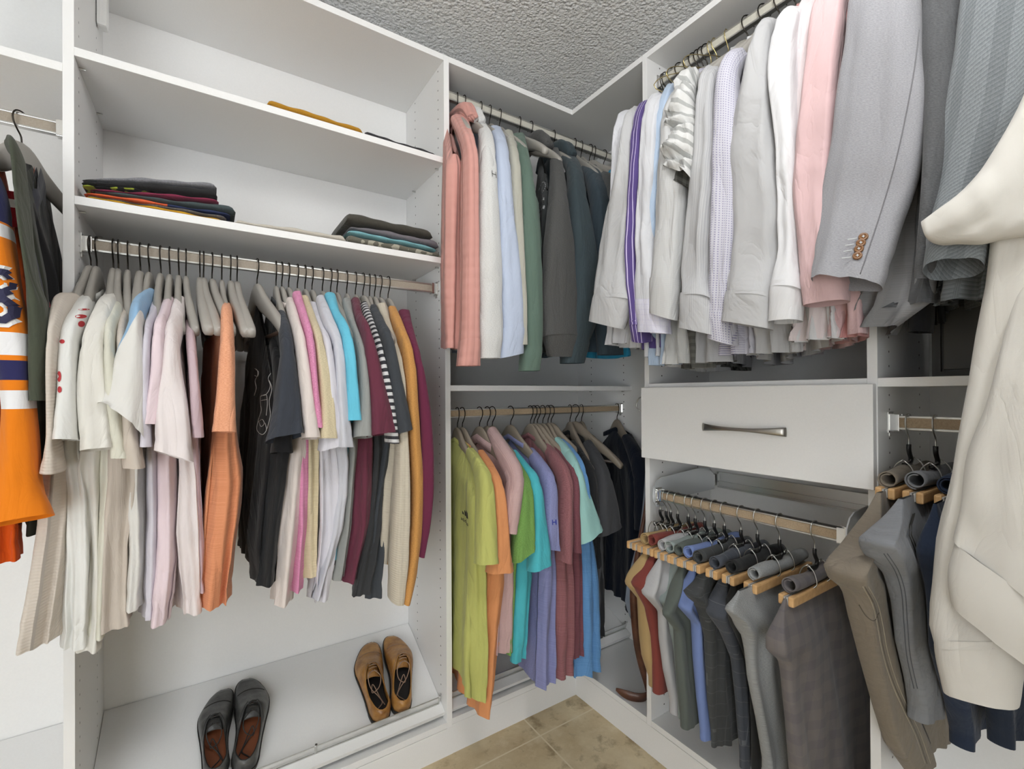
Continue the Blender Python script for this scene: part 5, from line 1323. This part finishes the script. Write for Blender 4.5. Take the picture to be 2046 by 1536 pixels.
# heels sit close to the fence, toes point up the slope
def place(uh, vh, ut, vt):
    h = on_shelf(uh, vh); t = on_shelf(ut, vt); return h, t
for (nm, lb, a, sd, lt, inn, lc, td) in (
    ('leather_shoe', 'tan leather lace-up shoe, the one farther from the side panel', ((757, 1448), (731, 1292)), -1, LT, '#1d1b1a', '#9a7f6c', '#a37439'),
    ('leather_shoe', 'tan leather lace-up shoe closest to the side panel', ((806, 1428), (787, 1276)), 1, LT, '#1d1b1a', '#9a7f6c', '#a37439'),
    ('leather_shoe', 'black leather oxford shoe with brown lining, farther from the tan pair', ((425, 1566), (438, 1386)), -1, LB, '#7b4427', '#2b2826', None),
    ('leather_shoe', 'black leather oxford shoe with brown lining, the one closer to the tan pair', ((494, 1548), (502, 1361)), 1, LB, '#7b4427', '#2b2826', None)):
    h, t = place(*a[0], *a[1]); v_ = t - h
    if v_.length > .305: h = t - v_.normalized() * .305
    shoe(nm, lb, 'leather shoes on the slanted shelf', h + SN * .0006, t + SN * .0006, SN, sd, lt, inn, lc, td)

# ------------------------------------------------------------------ folded clothes
def folded(name, label, group, x0, x1, z0, th0, th1, mat, y=YA + .03, dp=.27, sag=0.0, z1=None, seed=1, round_=.5, edge=.0, cat='folded garment'):
    """a folded garment lying flat: x0..x1, base z0 at the left and z1 at the right, thickness th0..th1"""
    r = random.Random(seed); ph = [r.uniform(0, 6.28) for _ in range(5)]; z1 = z0 if z1 is None else z1
    nx, nk = 40, 22; V = []; UV = []
    for i in range(nx):
        q = i / (nx - 1); x = x0 + (x1 - x0) * q
        e = min(1, (min(q, 1 - q) * (x1 - x0)) / .010) ** .5 if q not in (0, 1) else .05
        th = (th0 + (th1 - th0) * q) * e; zb = z0 + (z1 - z0) * q
        top = zb + th + sag * math.sin(math.pi * q) + .0018 * math.sin(11 * q + ph[0]) * e
        bot = zb + sag * .0 + .0002
        yy = y + edge * math.sin(5 * q + ph[1])
        for k in range(nk):
            a = 2 * math.pi * k / nk; c, s_ = math.cos(a), math.sin(a)
            c = math.copysign(abs(c) ** .35, c); s2 = math.copysign(abs(s_) ** .8, s_)
            zz = (top + bot) / 2 + (top - bot) / 2 * s2
            if c < -.3: zz += .0010 * math.sin(q * 26 + ph[2]) * (1 if s2 > 0 else 0)
            V.append((x, yy + dp / 2 + c * dp / 2, zz)); UV.append((x, zz * 1.0 + c * dp / 2))
    Fc = [(i * nk + k, i * nk + (k + 1) % nk, (i + 1) * nk + (k + 1) % nk, (i + 1) * nk + k) for i in range(nx - 1) for k in range(nk)]
    Fc += [tuple(range(nk))[::-1], tuple((nx - 1) * nk + k for k in range(nk))]
    o = mesh(name, V, Fc, mat, uv=UV); tag(o, label, cat, group); fixn(o); return o
GF = 'folded clothes on the middle shelf'
def xz(u, v, y=YA + .02): p = at(u, v, 'Y', y); return p.x, p.z
X = lambda u: xz(u, 400)[0]
zs = Z2 + .0004
lay = [  # name, label, u0, u1, base offset left/right, thickness left/right, material
 ('folded_t_shirt', 'mustard yellow folded tee at the very bottom of the left stack', 176, 442, 0, 0, .005, .006, fabric('#d9a52c')),
 ('folded_t_shirt', 'brown grey folded tee above the mustard one', 178, 452, .0052, .0065, .003, .010, fabric('#5a5552', 'heather', '#6b6664')),
 ('folded_sports_top', 'folded top, orange at one end and navy at the other', 170, 460, .0084, .017, .008, .009, None),
 ('folded_t_shirt', 'dark teal grey folded tee with a drooping rolled end', 186, 470, .0166, .0265, .003, .020, fabric('#4a5557')),
 ('folded_t_shirt', 'raspberry folded tee in the left stack', 181, 437, .0198, .046, .005, .011, fabric('#8c3450')),
 ('folded_sports_top', 'black folded top with neon green and white flecks', 167, 300, .025, .041, .005, .007, fabric('#222222', 'camo', '#9ba83a')),
 ('folded_sweatshirt', 'black folded sweatshirt below the grey one', 166, 434, .0304, .0575, .008, .024, fabric('#2c2c2d')),
 ('folded_sweatshirt', 'grey folded sweatshirt on top of the left stack', 167, 433, .039, .082, .006, .015, fabric('#78787c', 'heather', '#8b8b90')),
]
def m_split_x(x, a, b):
    k = NT('two_tone_cloth'); tc = k.n('ShaderNodeTexCoord'); sp = k.n('ShaderNodeSeparateXYZ'); k.l(tc.outputs['Object'], sp.inputs[0])
    k.l(k.mix(k.math('GREATER_THAN', sp.outputs[0], x), srgb(a), srgb(b)), k.b.inputs['Base Color']); k.b.inputs['Roughness'].default_value = .9
    k.bump(k.noise(tc.outputs['Object'], 40, 4), .001, .6); return k.m
for i, (nm, lb, u0, u1, a, b, t0, t1, m) in enumerate(lay):
    x0_, x1_ = max(XL + .004, X(u0)), X(u1)
    folded(nm, lb, GF, x0_, x1_, zs + a, t0, t1, m or m_split_x(X(335), '#e2643c', '#2b3558'), z1=zs + b, seed=i + 3, y=YA + .004 + .002 * (i % 3), cat='folded top', dp=.25, edge=.002, sag=.007 if i > 5 else .002)
folded('folded_trousers', 'thin ecru garment lying flat between the two stacks', GF, X(468), X(688), zs, .012, .021, fabric('#cfc8bc'), seed=41, y=YA + .004, cat='folded garment', edge=.001, dp=.22)
GR = 'folded clothes stacked at the right of the middle shelf'
folded('folded_shorts', 'grey green camouflage shorts, bottom of the right stack', GF, X(690), X(876), zs, .026, .020, fabric('#6f6d62', 'camo', '#a8a596'), seed=51, y=YA + .003, cat='folded shorts', edge=.001, dp=.26)
folded('folded_shorts', 'aqua folded shorts above the camouflage pair', GF, X(690), X(868), zs + .0265, .013, .011, fabric('#7fb4bd'), z1=zs + .021, seed=52, y=YA + .005, sag=.004, cat='folded shorts', dp=.25)
folded('folded_shorts', 'mauve grey folded shorts above the aqua pair', GF, X(694), X(872), zs + .040, .012, .022, fabric('#77747a'), z1=zs + .033, seed=53, y=YA + .004, sag=.006, cat='folded shorts', dp=.25)
folded('folded_trousers', 'dark olive grey garment rolled on top of the right stack', GF, X(688), X(860), zs + .058, .036, .028, fabric('#4b4942'), z1=zs + .060, seed=54, y=YA + .004, cat='folded trousers', dp=.24)
zs1 = Z1 + .0004
X1 = lambda u: xz(u, 250)[0]
folded('folded_t_shirt', 'mustard folded garment lying on the upper shelf', 'folded clothes on the upper shelf', X1(531), X1(722), zs1, .024, .020, fabric('#b8862a'), seed=61, y=YA + .003, cat='folded top', dp=.26)
folded('folded_t_shirt', 'dark grey thin folded garment on the upper shelf', 'folded clothes on the upper shelf', X1(724), X1(868), zs1, .017, .014, fabric('#3c3b3d'), seed=62, y=YA + .008, cat='folded top', dp=.26)

# ------------------------------------------------------------------ safe, belt, corner things
p0 = at(1862, 622, 'X', 1.30); p1 = at(1862, 748, 'X', 1.30)
ys = p0.y; sf = empty('safe', (1.40, ys - .16, ZD), 'dark grey steel safe with a recessed door on the shelf behind the hoodie', 'safe')
MB().box((1.305, ys - .33, ZD + .0005), (1.50, ys, ZD + .165), .004).obj('safe_body', MSAFE, sf)
mb = MB(); mb.box((1.297, ys - .33, ZD + .0005), (1.305, ys, ZD + .012)); mb.box((1.297, ys - .33, ZD + .150), (1.305, ys, ZD + .165)); mb.box((1.297, ys - .014, ZD + .012), (1.305, ys, ZD + .150)); mb.box((1.297, ys - .33, ZD + .012), (1.305, ys - .316, ZD + .150))
mb.obj('door_frame', MSAFE, sf)
dd = MB().box((1.300, ys - .313, ZD + .016), (1.3045, ys - .018, ZD + .146), .001).obj('safe_door', simple('safe_door_grey', '#4a4a47', .45), sf)
MB().box((1.2985, ys - .12, ZD + .012), (1.3000, ys - .018, ZD + .0152)).obj('hinge', MBLK, dd)

def ribbon(pts, w, th, wdir):
    """pts path, w width along wdir"""
    V = []; wd = Vector(wdir).normalized(); P = [Vector(p) for p in pts]
    for i, p in enumerate(P):
        t = (P[min(i + 1, len(P) - 1)] - P[max(i - 1, 0)]).normalized(); n = t.cross(wd).normalized()
        ww = w[i] if isinstance(w, list) else w
        for a, b in ((-1, -1), (1, -1), (1, 1), (-1, 1)): V.append(p + wd * a * ww / 2 + n * b * th / 2)
    Fc = [(i * 4 + k, i * 4 + (k + 1) % 4, (i + 1) * 4 + (k + 1) % 4, (i + 1) * 4 + k) for i in range(len(P) - 1) for k in range(4)] + [(0, 1, 2, 3), tuple(len(V) - 4 + k for k in range(4))]
    return V, Fc
yb_ = YC + T + .05
def pc(u, v, y=yb_): return at(u, v, 'Y', y)
bl = empty('leather_belt', pc(1277, 900), 'brown leather belt hanging in the corner, its end curled on the white deck', 'belt')
path = [pc(1296, 880), pc(1292, 1000), pc(1276, 1095), pc(1266, 1180), pc(1268, 1235), pc(1274, 1290), pc(1284, 1335), pc(1294, 1368), pc(1300, 1392)]
path = [tuple(p) for p in path]
Q = catmull(path, 40); Q[:, 2] = np.maximum(Q[:, 2], ZK + .02)
MBELT = leather('brown_belt', '#4a2e22', '#6b4534', .35)
V, Fc = ribbon([tuple(q) for q in Q], [.012 if i < 12 else min(.024, .012 + .0012 * (i - 12)) for i in range(40)], .0035, (.55, -.85, 0)); fixn(mesh('strap', V, Fc, MBELT, bl))
c0 = pc(1290, 1392); c0.z = ZK + .018
cur = [(c0.x + .02, c0.y + .0, ZK + .05), (c0.x + .005, c0.y, ZK + .022), (c0.x - .02, c0.y + .015, ZK + .017), (c0.x - .05, c0.y + .05, ZK + .022), (c0.x - .065, c0.y + .075, ZK + .03)]
V, Fc = ribbon([tuple(q) for q in catmull(cur, 20)], [.030] * 14 + [.028, .026, .023, .019, .014, .008], .0035, (.1, -.1, 1)); fixn(mesh('curled_end', V, Fc, MBELT, bl))
tr = empty('belt_rack', pc(1278, 800, YC + T + .01), 'small chrome belt and tie rack fixed in the corner beside the drawer', 'rack')
q = at(1279, 795, 'Y', YC + T + .012)
MB().box((1.215, YC + T + .0005, q.z - .012), (1.40, YC + T + .014, q.z + .018), .002).obj('rack_body', MCHROME, tr)
for i, dx in enumerate((.0, .04, .08)):
    MB().tube([tuple(p) for p in catmull([(1.225 + dx, YC + T + .014, q.z + .006), (1.225 + dx, YC + T + .045, q.z - .002), (1.225 + dx, YC + T + .055, q.z - .03), (1.225 + dx, YC + T + .04, q.z - .045)], 12)], .0022, 7).obj('rack_hook', MCHROME, tr, smooth=True)
nt = [tuple(pc(1268, 1168, YC + T + .09)), tuple(pc(1266, 1200, YC + T + .09)), tuple(pc(1264, 1225, YC + T + .09)), tuple(pc(1268, 1247, YC + T + .09))]
V, Fc = ribbon([tuple(x) for x in catmull([tuple(pc(1296, 900, YC + T + .09)), tuple(pc(1288, 1060, YC + T + .09))] + nt, 24)], [.012 + .045 * (i / 20) if i < 21 else .055 - .017 * (i - 20) for i in range(24)], .004, (.6, -.8, 0))
tag(fixn(mesh('necktie', V, Fc, fabric('#8b95a3'), None)), 'grey blue tie end hanging behind the belt in the corner', 'tie')

# floor register set in the toe kick, closet shoe
r0 = at(674, 1530, 'Y', YA - .004); r1 = at(717, 1522, 'Y', YA - .004)
rg = empty('heat_register', ((r0.x + r1.x) / 2 - .1, YA - .004, .05), 'bronze coloured heat register in the toe kick under the tan shoes', 'register')
xx0, xx1 = r1.x - .30, r1.x
MB().box((xx0, YA - .010, .012), (xx1, YA - .0012, .076), .002).obj('register_frame', MDARKREG, rg)
mb = MB()
for i in range(14): mb.box((xx0 + .014 + i * .0195, YA - .0112, .022), (xx0 + .024 + i * .0195, YA - .0098, .066))
mb.obj('louvres', simple('register_dark', '#2e2a26', .6), rg)

# ------------------------------------------------------------------ marks on clothes
MK = simple('black_print', '#17181a', .7); MG = simple('grey_print', '#b9babb', .8); MRED = simple('red_print', '#b3343a', .8); MW2 = simple('pale_print', '#d8d8d6', .8)
# lime tee: three slanted bars and the word below
lb_ = gl[2]
o = at(929, 1026, 'Y', 1.32); s_l = at(913, 820, 'Y', RY).x
def bars(k, h):   # slanted bars of a mountain-shaped mark
    V, Fc = [], []
    for i, (x, hh) in enumerate(((-.013, .010), (-.002, .017), (.009, .024))):
        n = len(V); V += [(x, 0), (x + .008, 0), (x + .008 - .002, hh * .72), (x - .001, hh)]; Fc.append((n, n + 1, n + 2, n + 3))
    return V, Fc
V, Fc = bars(1, 1)
ray = Vector((.62, .78, 0)).normalized(); ux = Vector((.78, -.62, 0))
decal_poly(lb_, V, Fc, MK, lb_, at(929, 1030, 'Y', 1.32), ux, (0, 0, 1), ray, 'bar_mark')
decal_text(lb_, 'adidas', .0155, MK, lb_, at(928, 1041, 'Y', 1.32), ux, (0, 0, 1), ray, 'lettering', .0001)
# periwinkle emblem
decal_text(gp[1], 'H', .022, simple('blue_print', '#34409a', .8), gp[1], at(1092, 1038, 'Y', 1.21), (1, 0, 0), (0, 0, 1), (0, 1, 0), 'emblem', .0006)
# charcoal hoodie: ring and letter
bS = gS[2]
ringV, ringF = [], []
for k in range(18):
    a0, a1 = 2 * math.pi * k / 18, 2 * math.pi * (k + .6) / 18; n = len(ringV)
    ringV += [(.019 * math.cos(a0), .030 * math.sin(a0)), (.019 * math.cos(a1), .030 * math.sin(a1)), (.016 * math.cos(a1), .026 * math.sin(a1)), (.016 * math.cos(a0), .026 * math.sin(a0))]; ringF.append((n, n + 1, n + 2, n + 3))
ray = Vector((.6, .8, 0)); ux = Vector((.8, -.6, 0))
decal_poly(bS, ringV, ringF, MG, bS, at(1080, 376, 'Y', 1.34), ux, (0, 0, 1), ray, 'ring_print')
decal_text(bS, 'S', .075, MG, bS, at(1079, 422, 'Y', 1.34), ux, (0, 0, 1), ray, 'letter_print', .002)
# red marks on the white tee
for (u, v, rx_, ry_) in ((162, 632, .012, .004), (163, 647, .007, .006), (124, 682, .005, .004), (118, 752, .004, .010), (119, 778, .004, .006), (168, 618, .012, .0018)):
    V, Fc = disc_poly(rx_, 14, 0, 0, ry_)
    p = at(u, v, 'Y', 1.2); dr = (p - CAM).normalized()
    rr = Vector((.83, -.55, 0)); decal_poly(g2[1], V, Fc, MRED, g2[1], p, rr, (0, 0, 1), dr, 'brush_mark')
# black tee line drawing
def stroke(bodyo, pts, y, wdt, mat, parent, ray, ux, name='line_print'):
    me = bodyo.data; bt = BVHTree.FromPolygons([v.co.copy() for v in me.vertices], [tuple(p.vertices) for p in me.polygons]); run = []
    for p in catmull([tuple(at(u, v, 'Y', y)) for u, v in pts], max(8, len(pts) * 5)):
        pv = Vector(p); d = (pv - CAM).normalized(); h = bt.ray_cast(CAM, d)
        if h[0] is not None: run.append(h[0] - d * .0006)
    if len(run) > 3: MB().tube(run, wdt, 5).obj(name, mat, parent, smooth=True)
bk_ = g12[2]
for pts in ([(509, 736), (513, 738), (515, 748), (510, 760), (512, 775), (508, 790)], [(511, 738), (516, 742), (514, 752), (509, 750)], [(541, 745), (536, 755), (540, 770), (534, 785), (528, 790), (522, 790), (520, 800), (522, 820), (516, 840), (514, 860), (524, 868), (532, 860), (530, 845)],
            [(521, 792), (531, 788), (534, 800), (532, 830)], [(522, 800), (533, 798)], [(517, 842), (524, 838), (528, 846), (522, 852), (517, 842)], [(538, 760), (543, 775), (538, 800), (540, 830), (534, 856)]):
    stroke(bk_, pts, 1.4, .0008, MW2, bk_, None, None)

decal_text(gH[1], 'H', .030, MK, gH[1], at(983, 352, 'Y', 1.19), Vector((1, 0, 0)), (0, 0, 1), (0, 1, 0), 'lettering', -.0006)

# ------------------------------------------------------------------ light, camera, view
w = bpy.data.worlds.new('World'); bpy.context.scene.world = w; w.use_nodes = True
w.node_tree.nodes['Background'].inputs[0].default_value = (.93, .965, 1.0, 1); w.node_tree.nodes['Background'].inputs[1].default_value = 5.2
cl = empty('ceiling_light', (.42, .12, 2.44), 'round white flush ceiling lamp above the middle of the closet', 'ceiling light')
mb = MB(); mb.tube([(.42, .12, 2.439), (.42, .12, 2.40)], .17, 32); mb.obj('lamp_base', simple('lamp_white', '#f0f0f0', .5), cl)
L = bpy.data.lights.new('lamp_glow', 'POINT'); L.shadow_soft_size = .16; L.energy = 20; L.color = (1, 1, 1)
lo = bpy.data.objects.new('lamp_glow', L); lo.location = (.42, .12, 2.20); COL.objects.link(lo); lo.parent = cl; lo.matrix_parent_inverse = Matrix.Translation(-Vector(cl.location))
cam = bpy.data.cameras.new('camera'); co = bpy.data.objects.new('camera', cam); COL.objects.link(co)
M = Matrix((( R3.x, U3.x, -F2.x, CAM.x), (R3.y, U3.y, -F2.y, CAM.y), (R3.z, U3.z, -F2.z, CAM.z), (0, 0, 0, 1)))
co.matrix_world = M
cam.sensor_width = 36; cam.sensor_fit = 'HORIZONTAL'; cam.lens = F_PX / 2046 * 36
cam.shift_x = -(CX - 1023) / 2046; cam.shift_y = (CY - 768) / 2046; cam.clip_start = .02
sc = bpy.context.scene; sc.camera = co
sc.view_settings.view_transform = 'Standard'; sc.view_settings.look = 'None'; sc.view_settings.exposure = .03; sc.view_settings.gamma = 1
sc.view_settings.use_curve_mapping = False
sc.cycles.use_denoising = True
sc.cycles.max_bounces = 7; sc.cycles.diffuse_bounces = 5
